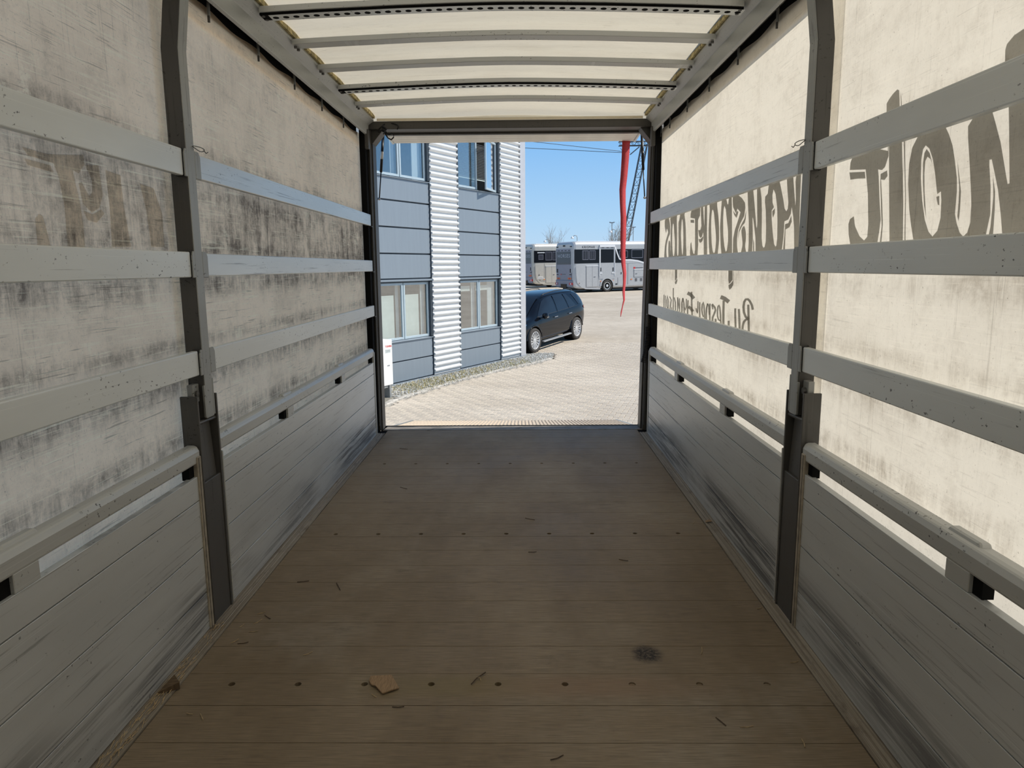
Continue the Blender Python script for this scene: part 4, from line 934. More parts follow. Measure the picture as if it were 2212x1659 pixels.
# corrugated strips
pit = 0.143
for (a, b_) in colsC:
    q = MB(); nr_ = int((BH - 0.2) / pit)
    for k in range(nr_):
        z = 0.07 + pit * k
        pf = [(-0.03, z), (-0.006, z), (-0.004, z + .36 * pit), (0.018, z + .46 * pit), (0.044, z + .56 * pit), (0.050, z + .64 * pit), (0.050, z + .80 * pit), (0.044, z + .87 * pit), (0.012, z + .96 * pit), (-0.004, z + pit), (-0.03, z + pit)]
        m_ = len(pf); base_ = len(q.v); q.v += [(a, y_, z_) for y_, z_ in pf] + [(b_, y_, z_) for y_, z_ in pf]
        q.f += [(base_ + i, base_ + i + 1, base_ + m_ + i + 1, base_ + m_ + i) for i in range(1, m_ - 2)] + [tuple(base_ + i for i in range(m_)), tuple(base_ + m_ + i for i in reversed(range(m_)))]
    o = B(q, 'corrugated_sheet', 'corrugated')
    BB(a - 0.012, a + 0.004, -0.14, 0.002, 0.06, BH - .1, 'sheet_edge', 'panel_dark'); BB(b_ - .004, b_ + 0.012, -0.14, 0.002, 0.06, BH - .1, 'sheet_edge', 'panel_dark')
BB(0.31, 10.2, -0.142, -0.06, 0.06, 0.95, 'cavity', 'panel_dark'); BB(0.31, 10.2, -0.142, -0.06, 2.48, 4.78, 'cavity', 'panel_dark'); BB(0.31, 10.2, -0.142, -0.06, 6.25, BH - .1, 'cavity', 'panel_dark')
# flat panels, one by one
PZ = [(0.08, 0.545), (0.575, 1.035), (2.52, 3.07), (3.105, 3.67), (3.705, 4.27), (4.305, 4.80), (6.26, 6.9)]
for (a, b_) in colsP:
    for (z0, z1) in PZ: BB(a + 0.014, b_ - 0.014, -0.058, -0.022, z0, z1, 'panel', 'panel_grey', bevel=0.004)
    for (z0, z1) in ((1.035, 1.07), (4.80, 4.84)):
        B(MB().hexa([(a, -0.14, z0 - .005), (b_, -0.14, z0 - .005), (b_, 0.012, z0 - .005), (a, 0.012, z0 - .005), (a, -0.14, z1), (b_, -0.14, z1), (b_, 0.012, z0 + .012), (a, 0.012, z0 + .012)]), 'window_sill', 'panel_grey')
    for z0 in (2.445,):
        BB(a, b_, -0.14, 0.008, z0, z0 + 0.045, 'head_flashing', 'panel_grey', bevel=0.003)
plain('curtain_pale', (0.70, 0.76, 0.78), 0.8, var=0.08, scale=8, stretch=(6, 1, 1))
def window(a, b_, z0, z1, kind, openr=False):
    w_ = BB(a, b_, -0.14, -0.135, z0 - .01, z0 + 0.0, 'window', 'panel_dark')      # base rail; the rest hangs on it
    ox, oy, oz = w_.location
    def P(mb, name, mat, **kw):
        o = mb.build(name, mat, w_, world=False, **kw); o.location = o.location - w_.location; return o
    P(MB().box(a, a + 0.075, -0.135, 0.0, z0, z1), 'reveal', 'panel_dark'); P(MB().box(b_ - 0.075, b_, -0.135, 0.0, z0, z1), 'reveal', 'panel_dark'); P(MB().box(a, b_, -0.135, -0.04, z1 - 0.01, z1 + 0.03), 'reveal', 'panel_dark')
    mid = (a + b_) / 2; A, Bq = a + 0.075, b_ - 0.075
    fw = 0.055; yo = -0.075
    for si, (p, q) in enumerate(((A, mid - 0.012), (mid + 0.012, Bq))):
        op = openr and si == 0
        rot = None
        def fr(mb, name, mat, **kw):
            if op:
                an = math.radians(15); hx = p
                vv = []
                for (x, y, z) in mb.v:
                    dx, dy = x - hx, y - yo; vv.append((hx + dx * math.cos(an) - dy * math.sin(an), yo + dx * math.sin(an) + dy * math.cos(an), z))
                mb.v = vv
            return P(mb, name, mat, **kw)
        m0 = MB().box(p, q, yo - 0.03, yo + 0.012, z0, z0 + fw); m0.box(p, q, yo - 0.03, yo + 0.012, z1 - fw - .01, z1 - .01); m0.box(p, p + fw, yo - 0.03, yo + 0.012, z0 + fw, z1 - fw); m0.box(q - fw, q, yo - 0.03, yo + 0.012, z0 + fw, z1 - fw)
        fr(m0, 'sash_frame', 'window_frame', bevel=0.003)
        fr(MB().box(p + fw - .005, q - fw + .005, yo - 0.012, yo - 0.008, z0 + fw - .005, z1 - fw), 'pane', 'win_glass')
    # what stands behind the glass
    BBk = P
    if kind == 'board':
        for (p, q) in ((A + 0.24, mid - 0.10), (mid + 0.20, Bq - 0.02)):
            P(MB().box(p, q, -0.215, -0.20, z0 + 0.02, z1 - 0.30), 'blind', 'blind_white')
        P(MB().box(mid + 0.05, mid + 0.15, -0.20, -0.185, z0, z1), 'curtain', 'curtain_pale'); P(MB().box(A + 0.02, A + 0.17, -0.21, -0.195, z0, z1), 'curtain', 'curtain_pale')
    elif kind == 'clear':
        P(MB().box(A + 0.24, mid - 0.05, -0.215, -0.20, z1 - 0.30, z1 - 0.16), 'blind', 'blind_white'); P(MB().box(mid + 0.25, Bq, -0.215, -0.20, z1 - 0.30, z1 - 0.16), 'blind', 'blind_white')
        P(MB().box(A + 0.03, A + 0.36, -0.21, -0.195, z0, z1), 'curtain', 'curtain_pale'); P(MB().box(mid + 0.03, mid + 0.2, -0.21, -0.195, z0, z1), 'curtain', 'curtain_pale')
        P(MB().box(mid - 0.7, mid + 0.9, -2.4, -1.6, 0.95, 1.5), 'cabinet', 'room_wall')
    elif kind == 'sky':
        P(MB().box(mid + 0.03, mid + 0.17, -0.21, -0.195, z0, z1), 'curtain', 'curtain_pale'); P(MB().box(A + 0.05, A + 0.36, -0.21, -0.195, z0, z1), 'curtain', 'curtain_pale'); P(MB().box(Bq - .1, Bq, -0.21, -0.195, z0, z1), 'curtain', 'curtain_pale')
    elif kind == 'venetian':
        for k in range(22):
            z = z0 + 0.32 + k * 0.042
            if z > z1: break
            P(MB().hexa([(A + .04, -.20, z), (Bq - .05, -.20, z), (Bq - .05, -.17, z + .016), (A + .04, -.17, z + .016), (A + .04, -.20, z + .002), (Bq - .05, -.20, z + .002), (Bq - .05, -.17, z + .018), (A + .04, -.17, z + .018)]), 'blind_slat', 'blind_grey')
        P(MB().box(A + .04, Bq - .05, -.20, -.17, z0 + .27, z0 + .295), 'blind_rail', 'blind_white')
    return w_
window(*colsP[0], *WIN[0], 'clear'); window(*colsP[1], *WIN[0], 'board'); window(*colsP[2], *WIN[0], 'board')
window(*colsP[0], *WIN[1], 'venetian', True); window(*colsP[1], *WIN[1], 'sky'); window(*colsP[2], *WIN[1], 'sky')

# ------------------------------------------------------------------ heat pump beside the facade
plain('hp_white', (0.80, 0.80, 0.79), 0.4, var=0.02)
plain('red_print', (0.60, 0.06, 0.05), 0.5); plain('grey_print', (0.25, 0.27, 0.28), 0.5); plain('label_paper', (0.55, 0.60, 0.60), 0.5)
Pf = onZ(843, 862, G); offF = (Pf - O) @ N_; uF = (Pf - O) @ U_
zt = facade(838, 734, offF)[1]; zb = facade(838, 833, offF)[1]; ur = facade(849, 800, offF)[0]
hp = thing('heat_pump', tuple(FW(ur + 0.4, offF - 0.17)), 'white outdoor heat pump unit on a stand in front of the grey panels', 'heat pump', rz=FROT)
def H(mb, name, mat, **kw): return mb.build(name, mat, hp, world=False, **kw)
H(MB().box(-0.4, 0.45, -0.17, 0.17, zb, zt), 'casing', 'hp_white', bevel=0.015, seg=2)
for k in range(8): H(MB().box(-0.05, 0.40, 0.165, 0.176, zb + .12 + k * .09, zb + .135 + k * .09), 'grille_bar', 'label_paper')
for x in (-0.30, 0.33): H(MB().box(x - 0.03, x + 0.03, -0.17, 0.17, 0.0, zb + .005), 'leg', 'galv_steel')
H(MB().box(-0.4, 0.45, 0.10, 0.14, zb - 0.05, zb), 'stand_beam', 'galv_steel')
H(text_mb('TOSHIBA', 0.052, lambda p: (-0.275 - p[0], 0.1715, zt - 0.14 + p[1]), 0.002), 'lettering', 'red_print')
H(MB().box(-0.34, -0.16, 0.169, 0.1712, zt - 0.28, zt - 0.20), 'label_plate', 'label_paper')
for k, (wd, z) in enumerate(((.15, .225), (.12, .24), (.14, .258))): H(MB().box(-0.325, -0.325 + wd, 0.1705, 0.1718, zt - z - .004, zt - z + .003), 'print_line', 'grey_print')
H(MB().box(-0.30, -0.22, 0.169, 0.1718, zt - 0.56, zt - 0.535), 'mark', 'grey_print')

# ------------------------------------------------------------------ gravel bed with edging and weeds
plain('pebbles', (0.42, 0.42, 0.40), 0.85, var=0.45, scale=25)
plain('bed_soil', (0.24, 0.225, 0.19), 0.95, var=0.4, scale=12)
plain('kerb_concrete', (0.40, 0.375, 0.335), 0.9, var=0.25, scale=14, bump=0.6)
plain('weed_green', (0.20, 0.24, 0.07), 0.8, var=0.4, scale=20); plain('weed_dry', (0.46, 0.38, 0.17), 0.85, var=0.3, scale=20)
bed = MB(); inner = [FW(((p - O) @ U_), -0.06) for p in KER]
end = [FW(-0.75, 0.55), FW(-0.35, -0.3)]
outer_ = KER + [FW(-0.86, 0.42), FW(-0.80, -0.1)]; 
poly_mesh(bed, ring, (), lambda p: (p[0], p[1], G + 0.03))
t = thing('gravel_bed', tuple(FW(3, 0.6)), 'narrow bed of grey pebbles and weeds along the foot of the office building', 'gravel bed')
bed.build('soil', 'bed_soil', t)
peb = MB(); oct_v = [(1, 0, 0), (-1, 0, 0), (0, 1, 0), (0, -1, 0), (0, 0, 1), (0, 0, -.5)]; oct_f = [(0, 2, 4), (2, 1, 4), (1, 3, 4), (3, 0, 4), (2, 0, 5), (1, 2, 5), (3, 1, 5), (0, 3, 5)]
cnt = 0
while cnt < 3200:
    u, n = random.uniform(-1.0, 7.6), random.uniform(-0.2, 1.3)
    p = FW(u, n)
    if not pip(p[0], p[1]): continue
    cnt += 1; r = random.uniform(0.012, 0.030); a = random.random() * 6.3; zz = G + 0.03 + r * .3
    peb.add([(p[0] + r * (x * math.cos(a) * 1.2 - y * math.sin(a)), p[1] + r * (x * math.sin(a) * 1.2 + y * math.cos(a)), zz + r * .8 * z) for x, y, z in oct_v], oct_f)
stuff(peb.build('pebbles', 'pebbles', t))
for mat_, name, num, rng in (('weed_green', 'green_weeds', 900, (0.02, 0.06)), ('weed_dry', 'dry_weeds', 2200, (0.02, 0.09))):
    q = MB(); c_ = 0
    while c_ < num:
        u, n = random.gauss(random.choice((1.9, 4.2, 5.2, 6.4, 3.2, 5.8)), 0.45), random.uniform(0.14, 1.15)
        p = FW(u, n)
        if not pip(p[0], p[1]): continue
        c_ += 1; h_ = random.uniform(*rng); a = random.random() * 6.3; wv = 0.006; dx, dy = math.cos(a), math.sin(a); l = random.uniform(.2, .8) * h_
        q.add([(p[0] - dy * wv, p[1] + dx * wv, G + .03), (p[0] + dy * wv, p[1] - dx * wv, G + .03), (p[0] + dx * l, p[1] + dy * l, G + .03 + h_)], [(0, 1, 2)])
    stuff(q.build(name, mat_, t))
# edging stones, cut to lengths of about a metre
acc = []
for a, b_ in zip(KER, KER[1:]):
    n = max(1, round(np.linalg.norm(b_ - a) / 0.9))
    for k in range(n): acc.append((a + (b_ - a) * k / n, a + (b_ - a) * (k + 1) / n))
for k, (a, b_) in enumerate(acc):
    d = (b_ - a) / np.linalg.norm(b_ - a); n_ = np.array([-d[1], d[0], 0]); q = MB(); m_ = 6; vs_ = []
    for i in range(m_ + 1):
        p = a + (b_ - a) * (0.006 + 0.988 * i / m_)
        for (o_, z) in ((0.0, -0.05), (0.0, 0.03), (0.03, 0.055), (0.13, 0.05), (0.14, -0.05)):
            j = random.uniform(-.010, .010); vs_.append(p + n_ * (o_ + j * .7) + np.array([0, 0, z + (j if z > 0 else 0)]))
    fs_ = [(5 * i + e, 5 * i + (e + 1) % 5, 5 * i + 5 + (e + 1) % 5, 5 * i + 5 + e) for i in range(m_) for e in range(5)] + [(4, 3, 2, 1, 0), tuple(5 * m_ + e for e in range(5))]
    q.add(vs_, fs_)
    tag(q.build('kerb_stone', 'kerb_concrete'), 'rough pale concrete edging stone between the pebble bed and the paving', 'kerb stone', 'edging stones of the pebble bed')

# ------------------------------------------------------------------ black SUV
plain('car_black', (0.004, 0.005, 0.008), 0.05, 0.0, 0.42, var=0.0)
glass_mat('car_glass', (0.10, 0.12, 0.14), 0.003, 0.5)
plain('tyre', (0.05, 0.046, 0.042), 0.85, var=0.2, scale=10); plain('rim_silver', (0.72, 0.72, 0.72), 0.35, 0.4); plain('black_trim', (0.015, 0.015, 0.016), 0.4); plain('step_alu', (0.45, 0.46, 0.47), 0.35, 0.7, var=0.2, scale=40)
plain('tail_red', (0.35, 0.01, 0.01), 0.2); plain('chrome', (0.8, 0.8, 0.82), 0.12, 1.0); plain('seat_dark', (0.03, 0.03, 0.035), 0.8)
fwC = np.array([0.472, 22.8, terr(22.8)]); rwC = np.array([1.97, 25.3, terr(25.3)])
hx_ = (fwC - rwC); hx_ /= np.linalg.norm(hx_); ly_ = np.cross([0, 0, 1], hx_); ly_ /= np.linalg.norm(ly_); zz_ = np.cross(hx_, ly_)
cc = (fwC + rwC) / 2 - ly_ * 0.86
car = thing('suv_car', tuple(cc), 'glossy black SUV with silver multi-spoke wheels parked at the corner of the office building', 'car')
car.rotation_euler = Matrix(((hx_[0], ly_[0], zz_[0]), (hx_[1], ly_[1], zz_[1]), (hx_[2], ly_[2], zz_[2]))).to_euler()
def K(mb, name, mat, par=None, **kw):
    o = mb.build(name, mat, par or car, world=False, **kw)
    if par is not None: o.location = o.location - par.location
    return o
ST = [(-2.46, .45, .75, .95, 1.00, .50, .60, .58, .52), (-2.42, .36, .75, 1.12, 1.18, .68, .77, .74, .64), (-2.30, .31, .75, 1.17, 1.42, .80, .88, .84, .68), (-2.12, .29, .75, 1.17, 1.64, .89, .945, .91, .675), (-1.85, .28, .75, 1.15, 1.735, .93, .975, .95, .68),
      (-1.2, .27, .73, 1.13, 1.775, .93, .98, .955, .675), (-.4, .27, .71, 1.10, 1.79, .93, .975, .95, .68), (.3, .27, .70, 1.08, 1.765, .93, .975, .95, .68), (.70, .27, .70, 1.07, 1.68, .93, .975, .945, .67), (1.10, .27, .70, 1.06, 1.43, .93, .975, .945, .68),
      (1.42, .27, .70, 1.05, 1.20, .93, .975, .94, .71), (1.62, .27, .70, 1.04, 1.115, .93, .97, .93, .75), (1.95, .28, .68, 1.00, 1.055, .91, .96, .91, .77), (2.18, .30, .65, .92, .97, .86, .92, .86, .73), (2.28, .40, .60, .78, .82, .70, .78, .72, .60)]
def sec(s):
    x, zl, zm, zb_, zr, yl, ym, yb_, yr = s
    half = [(yl * .8, zl), (yl, zl + .05), (ym, zm), (ym * .995, (zm + zb_) / 2), (yb_, zb_), ((yb_ + yr) / 2 + .012, (zb_ + zr) / 2 + .02), (yr, zr - .03), (yr * .55, zr + .012)]
    return [(x, 0, zl)] + [(x, y, z) for y, z in half] + [(x, 0, zr + .022)] + [(x, -y, z) for y, z in reversed(half)]
q = MB(); M_ = len(sec(ST[0]))
for s_ in ST: q.v += sec(s_)
for i in range(len(ST) - 1):
    for e in range(M_): q.f.append((i * M_ + e, i * M_ + (e + 1) % M_, (i + 1) * M_ + (e + 1) % M_, (i + 1) * M_ + e))
q.f += [tuple(range(M_ - 1, -1, -1)), tuple((len(ST) - 1) * M_ + e for e in range(M_))]
body = K(q, 'body', 'car_black', smooth=True)
body.modifiers.new('sub', 'SUBSURF').levels = 2; body.modifiers['sub'].render_levels = 2
cut = MB()
for xw in (1.4975, -1.4975):
    for sgn in (1, -1): cut.lathe([(0, sgn * .60), (0.445, sgn * .60), (0.445, sgn * 1.2), (0, sgn * 1.2)], 32, 'y', (xw, 0, 0.40))
co = cut.build('cutter', 'black_trim', car, world=False)
bo = body.modifiers.new('arch', 'BOOLEAN'); bo.operation = 'DIFFERENCE'; bo.object = co; bo.solver = 'EXACT'
bpy.context.view_layer.update(); dg = bpy.context.evaluated_depsgraph_get()
nm = bpy.data.meshes.new_from_object(body.evaluated_get(dg)); body.modifiers.clear(); body.data = nm
bpy.data.objects.remove(co)
def sy_(x, z):
    for a, b_ in zip(ST, ST[1:]):
        if a[0] <= x <= b_[0]:
            f = (x - a[0]) / (b_[0] - a[0]); s_ = [a[i] * (1 - f) + b_[i] * f for i in range(9)]
            hl = [(s_[5], s_[1] + .05), (s_[6], s_[2]), (s_[6] * .995, (s_[2] + s_[3]) / 2), (s_[7], s_[3]), ((s_[7] + s_[8]) / 2 + .012, (s_[3] + s_[4]) / 2 + .02), (s_[8], s_[4] - .03)]
            for (y0, z0), (y1, z1) in zip(hl, hl[1:]):
                if z0 <= z <= z1: return y0 + (y1 - y0) * (z - z0) / (z1 - z0)
            return hl[-1][0]
    return .8
def side_patch(outl, name, mat, off=0.004, sides=(1, -1)):
    for sd_ in sides:
        q = MB(); dn = []
        for i in range(len(outl)):
            a, b_ = outl[i], outl[(i + 1) % len(outl)]
            for k in range(4): dn.append((a[0] + (b_[0] - a[0]) * k / 4, a[1] + (b_[1] - a[1]) * k / 4))
        cxm = sum(p[0] for p in dn) / len(dn); czm = sum(p[1] for p in dn) / len(dn)
        rings = []
        for s_ in (1.0, .66, .33): rings.append([(cxm + (p[0] - cxm) * s_, czm + (p[1] - czm) * s_) for p in dn])
        vs_ = [(p[0], sd_ * (sy_(*p) + off), p[1]) for r_ in rings for p in r_] + [(cxm, sd_ * (sy_(cxm, czm) + off), czm)]
        n = len(dn); fs_ = [(r * n + i, r * n + (i + 1) % n, (r + 1) * n + (i + 1) % n, (r + 1) * n + i) for r in range(2) for i in range(n)] + [(2 * n + i, 2 * n + (i + 1) % n, 3 * n) for i in range(n)]
        q.add(vs_, fs_); K(q, name, mat, smooth=True)
plain('car_window', (0.010, 0.012, 0.016), 0.02, 0, 0.7, var=0.0)
side_patch([(1.20, 1.12), (0.66, 1.545), (0.42, 1.63), (-0.05, 1.68), (-0.06, 1.125)], 'front_window', 'car_window')
side_patch([(-0.14, 1.13), (-0.13, 1.683), (-0.80, 1.68), (-0.92, 1.155)], 'rear_window', 'car_window')
side_patch([(-0.99, 1.16), (-0.88, 1.672), (-1.12, 1.63), (-1.52, 1.22)], 'quarter_window', 'car_window')
side_patch([(-1.72, 1.24), (-1.46, 1.62), (-1.85, 1.62), (-2.10, 1.35), (-2.05, 1.24)], 'rear_quarter_glass', 'car_window')
side_patch([(1.22, 1.10), (1.22, 1.115), (-1.6, 1.205), (-1.6, 1.19)], 'belt_strip', 'black_trim', .006)
def top_z(x):
    for a, b_ in zip(ST, ST[1:]):
        if a[0] <= x <= b_[0]: f = (x - a[0]) / (b_[0] - a[0]); return a[4] * (1 - f) + b_[4] * f, a[8] * (1 - f) + b_[8] * f
q = MB(); xs_ = [.62, .75, .95, 1.15, 1.35, 1.5]
for x in xs_:
    z, yr = top_z(x)
    for k in range(-4, 5): yy = yr * .92 * k / 4; q.v.append((x, yy, z + 0.030 - .03 * abs(k / 4) ** 2))
q.f = [(i * 9 + k, i * 9 + k + 1, (i + 1) * 9 + k + 1, (i + 1) * 9 + k) for i in range(len(xs_) - 1) for k in range(8)]
K(q, 'windscreen', 'car_window', smooth=True)
for sgn in (1, -1):
    K(MB().tube([(.48, sgn * .65, 1.71), (.32, sgn * .655, 1.765), (-.4, sgn * .655, 1.808), (-1.2, sgn * .65, 1.795), (-1.62, sgn * .645, 1.765), (-1.78, sgn * .645, 1.715)], 0.017, 8), 'roof_rail', 'black_trim', smooth=True)
    mr = K(MB().lathe([(0, -.09), (.075, -.075), (.098, -.02), (.098, .05), (.07, .085), (0, .095)], 14, 'y', (1.0, sgn * 1.09, 1.13)), 'mirror', 'car_black', smooth=True)
    K(MB().box(.93, 1.07, sgn * 1.12, sgn * 1.19, 1.085, 1.10), 'mirror_trim', 'chrome', mr)
    K(MB().tube([(1.06, sgn * .95, 1.05), (1.02, sgn * 1.05, 1.08)], .028, 8), 'mirror_arm', 'car_black')
    for xh in (0.10, -0.95):
        K(MB().box(xh - .12, xh + .10, sgn * (.975), sgn * 1.012, .985, 1.012), 'door_handle', 'chrome', bevel=.008)
    K(MB().hexa([(-1.0, sgn * .93, .27), (1.0, sgn * .93, .27), (.98, sgn * 1.02, .26), (-.98, sgn * 1.02, .26), (-1.0, sgn * .93, .32), (1.0, sgn * .93, .32), (.98, sgn * 1.02, .30), (-.98, sgn * 1.02, .30)]), 'running_board', 'step_alu', bevel=.01)
    for xw in (1.4975, -1.4975):
        q = MB(); n = 22
        for i in range(n + 1):
            a = math.pi * (0.03 + 0.94 * i / n)
            for r, yy in ((.445, .93), (.447, .972), (.485, .970), (.495, .94)): q.v.append((xw + r * math.cos(a), sgn * yy, .40 + r * math.sin(a)))
        q.f = [(i * 4 + e, i * 4 + e + 1, (i + 1) * 4 + e + 1, (i + 1) * 4 + e) for i in range(n) for e in range(3)]
        K(q, 'arch_trim', 'car_black', smooth=True)
        K(MB().lathe([(0, .60 * sgn), (.44, .60 * sgn), (.44, .95 * sgn)], 28, 'y', (xw, 0, .40)), 'wheel_well', 'black_void')
        tyre = K(MB().lathe([(.285, .72 * sgn), (.37, .725 * sgn), (.393, .76 * sgn), (.395, .86 * sgn), (.393, .95 * sgn), (.375, .985 * sgn), (.33, .992 * sgn), (.285, .975 * sgn)], 36, 'y', (xw, 0, .395)), 'wheel', 'tyre', smooth=True)
        r_ = MB().lathe([(.285, .80 * sgn), (.287, .982 * sgn), (.272, .984 * sgn), (.262, .955 * sgn), (.262, .80 * sgn)], 36, 'y', (xw, 0, .395))
        for k in range(15):
            a = 2 * math.pi * k / 15; da = .035
            pts_ = []
            for (rr, dd, yy) in ((.045, .22, .955), (.275, da * 1.35, .975)):
                for sg2 in (-1, 1): pts_.append((xw + rr * math.cos(a + sg2 * dd), sgn * yy, .395 + rr * math.sin(a + sg2 * dd)))
            p0, p1, p2, p3 = pts_
            bk = [(p[0], p[1] - sgn * .03, p[2]) for p in (p0, p1, p3, p2)]
            r_.hexa(bk + [p0, p1, p3, p2])
        r_.lathe([(0, .965 * sgn), (.05, .96 * sgn), (.06, .93 * sgn)], 16, 'y', (xw, 0, .395))
        K(r_, 'rim', 'rim_silver', tyre)
        K(MB().lathe([(0, .84 * sgn), (.26, .84 * sgn)], 24, 'y', (xw, 0, .395)), 'brake_disc', 'black_trim', tyre)
    side_patch([(-2.34, 1.02), (-2.41, 1.07), (-2.34, 1.15), (-2.10, 1.13), (-2.15, 1.06)], 'tail_light', 'tail_red', .008, (sgn,))
    side_patch([(2.08, .84), (2.24, .82), (2.16, .92), (1.93, .96)], 'head_light', 'chrome', .008, (sgn,))

# ------------------------------------------------------------------ horse trucks
plain('ht_silver', (0.50, 0.50, 0.50), 0.35, 0.3, var=0.03); plain('ht_beige', (0.56, 0.53, 0.47), 0.35, 0.3, var=0.03); plain('ht_white', (0.82, 0.82, 0.83), 0.35, 0.1, var=0.02); plain('ht_black', (0.006, 0.007, 0.010), 0.08, 0, 0.25, var=0.0)
plain('ht_grey', (0.24, 0.24, 0.29), 0.3, 0.3, var=0.04); plain('ht_rearpanel', (0.016, 0.018, 0.032), 0.05, 0.0, 0.7); plain('ht_line', (0.12, 0.12, 0.13), 0.5); plain('orange_mark', (0.75, 0.20, 0.03), 0.4); plain('red_mark', (0.6, 0.03, 0.03), 0.4); plain('ht_under', (0.03, 0.03, 0.032), 0.8); plain('ht_text', (0.42, 0.44, 0.50), 0.4); plain('ht_textdark', (0.03, 0.03, 0.035), 0.4)
def horse_truck(corner, ang, z0, col, label, full):
    h_ = np.array([math.cos(ang), math.sin(ang), 0]); l_ = np.array([-math.sin(ang), math.cos(ang), 0]); org = np.array([corner[0], corner[1], z0]) + l_ * 1.275
    t = thing('horse_truck', tuple(org), label, 'truck', 'coach-built horse trucks'); t.rotation_euler = (0, -0.0115, ang)
    def Q(mb, name, mat, par=None, **kw):
        o = mb.build(name, mat, par or t, world=False, **kw)
        if par is not None: o.location = o.location - par.location
        return o
    Wd = 1.275; Ht = 3.78
    # shell: rounded section lofted along the length
    def sect(x, inset, top, low):
        w_ = Wd - inset; r = 0.32; pts = [(-w_ + .05, low), (-w_, low + .12)]
        for k in range(6): a = math.pi * k / 10; pts.append((-w_ + r - r * math.cos(a), top - r + r * math.sin(a)))
        return [(x, y, z) for y, z in pts] + [(x, -y, z) for y, z in reversed(pts)]
    q = MB(); ss = [sect(0.0, .16, Ht - .22, .62), sect(0.05, .06, Ht - .08, .48), sect(0.22, .01, Ht - .01, .36), sect(0.6, 0, Ht, .30), sect(8.4, 0, Ht, .30), sect(9.6, .05, Ht - .5, .30), sect(10.1, .2, Ht - 1.5, .35)]
    m_ = len(ss[0])
    for s_ in ss: q.v += s_
    for i in range(len(ss) - 1):
        for e in range(m_): q.f.append((i * m_ + e, i * m_ + (e + 1) % m_, (i + 1) * m_ + (e + 1) % m_, (i + 1) * m_ + e))
    q.f += [tuple(range(m_ - 1, -1, -1)), tuple((len(ss) - 1) * m_ + e for e in range(m_))]
    Q(q, 'body', col, smooth=False, bevel=0.02)
    S = -Wd - 0.004                                   # the side towards the yard
    def SP_(x0, x1, z0_, z1_, name, mat, par=None, th=0.02, **kw): return Q(MB().box(x0, x1, S - th, S + .02, z0_, z1_), name, mat, par, **kw)
    # white roof edge
    q = MB(); 
    for x in (0.45, 8.4): q.v += [(x, -Wd + .02, Ht - .30), (x, -Wd + .11, Ht - .10), (x, -Wd + .30, Ht + .012)]
    q.f = [(0, 3, 4, 1), (1, 4, 5, 2)]
    o = Q(q, 'roof_edge', 'ht_white'); sd = o.modifiers.new('thick', 'SOLIDIFY'); sd.thickness = 0.03
    bandz = (2.16, 3.18)
    SP_(0.10, 8.5, *bandz, 'window_band', 'ht_black', th=0.006)
    def locker(x0, x1, z0_, z1_, split=None, bar=True):
        L = SP_(x0, x1, z0_, z1_, 'locker_door', col, th=0.014)
        for a in [x0, x1] + ([split] if split else []): SP_(a - .008, a + .008, z0_, z1_, 'seam', 'ht_line', L, th=0.017)
        SP_(x0, x1, z0_ - .008, z0_ + .008, 'seam', 'ht_line', L, th=0.017)
        if bar: SP_(x0 - .02, x1 + .02, z1_ - .01, z1_ + .035, 'drip_rail', 'ht_white', L, th=0.035)
        SP_((split or x0) + .12, (split or x0) + .28, (z0_ + z1_) / 2 - .05, (z0_ + z1_) / 2 - .02, 'latch', 'ht_textdark', L, th=0.03)
    def barred(x0, x1, z0_, z1_):
        f = SP_(x0, x1, z0_, z0_ + .03, 'window', 'ht_grey', th=0.018)
        for a in (x0, x1): SP_(a - .015, a + .015, z0_, z1_, 'window_frame', 'ht_grey', f, th=0.018)
        SP_(x0, x1, z1_ - .03, z1_, 'window_frame', 'ht_grey', f, th=0.018)
        for k in range(1, 6): a = x0 + (x1 - x0) * k / 6; SP_(a - .008, a + .008, z0_, z1_, 'window_bar', 'ht_grey', f, th=0.014)
    if full:
        barred(0.78, 1.30, 2.42, 3.10); barred(1.40, 1.92, 2.42, 3.10)
        locker(1.12, 2.18, 0.42, 1.95, 1.66)
        d = SP_(2.28, 3.72, 0.98, 3.46, 'side_ramp', col, th=0.02)
        SP_(2.42, 3.60, 2.18, 3.18, 'ramp_window', 'ht_black', d, th=0.026); SP_(2.30, 3.70, 3.34, 3.50, 'ramp_hinge', 'ht_white', d, th=0.07)
        for a in (2.30, 3.70): SP_(a - .02, a + .02, 1.2, 3.35, 'ramp_strut', 'ht_white', d, th=0.05)
        for a in (2.42, 3.55): SP_(a - .03, a + .03, 1.55, 1.82, 'grab_handle', 'ht_textdark', d, th=0.05); SP_(a - .12, a + .12, 1.38, 1.44, 'ramp_latch', 'ht_white', d, th=0.05)
        for k in range(3): SP_(2.5 + k * .42, 2.72 + k * .42, 3.27, 3.31, 'vent_slot', 'ht_textdark', d, th=0.028)
        # curved white coachline
        q = MB(); cl = [(3.75, 3.35), (3.95, 2.85), (4.15, 2.45), (4.45, 2.36), (5.2, 2.36), (5.9, 2.28), (6.6, 2.10), (7.4, 1.80)]
        for i, (x, z) in enumerate(cl):
            d_ = np.array(cl[min(i + 1, len(cl) - 1)]) - np.array(cl[max(i - 1, 0)]); d_ = d_ / np.linalg.norm(d_); n_ = np.array([-d_[1], d_[0]]) * .05
            q.v += [(x + n_[0], S - .012, z + n_[1]), (x - n_[0], S - .012, z - n_[1])]
        q.f = [(2 * i, 2 * i + 1, 2 * i + 3, 2 * i + 2) for i in range(len(cl) - 1)]
        o = Q(q, 'coach_line', 'ht_white'); sd = o.modifiers.new('thick', 'SOLIDIFY'); sd.thickness = 0.012
        q = MB(); 
        low = [(x, z) for x, z in cl[3:]]
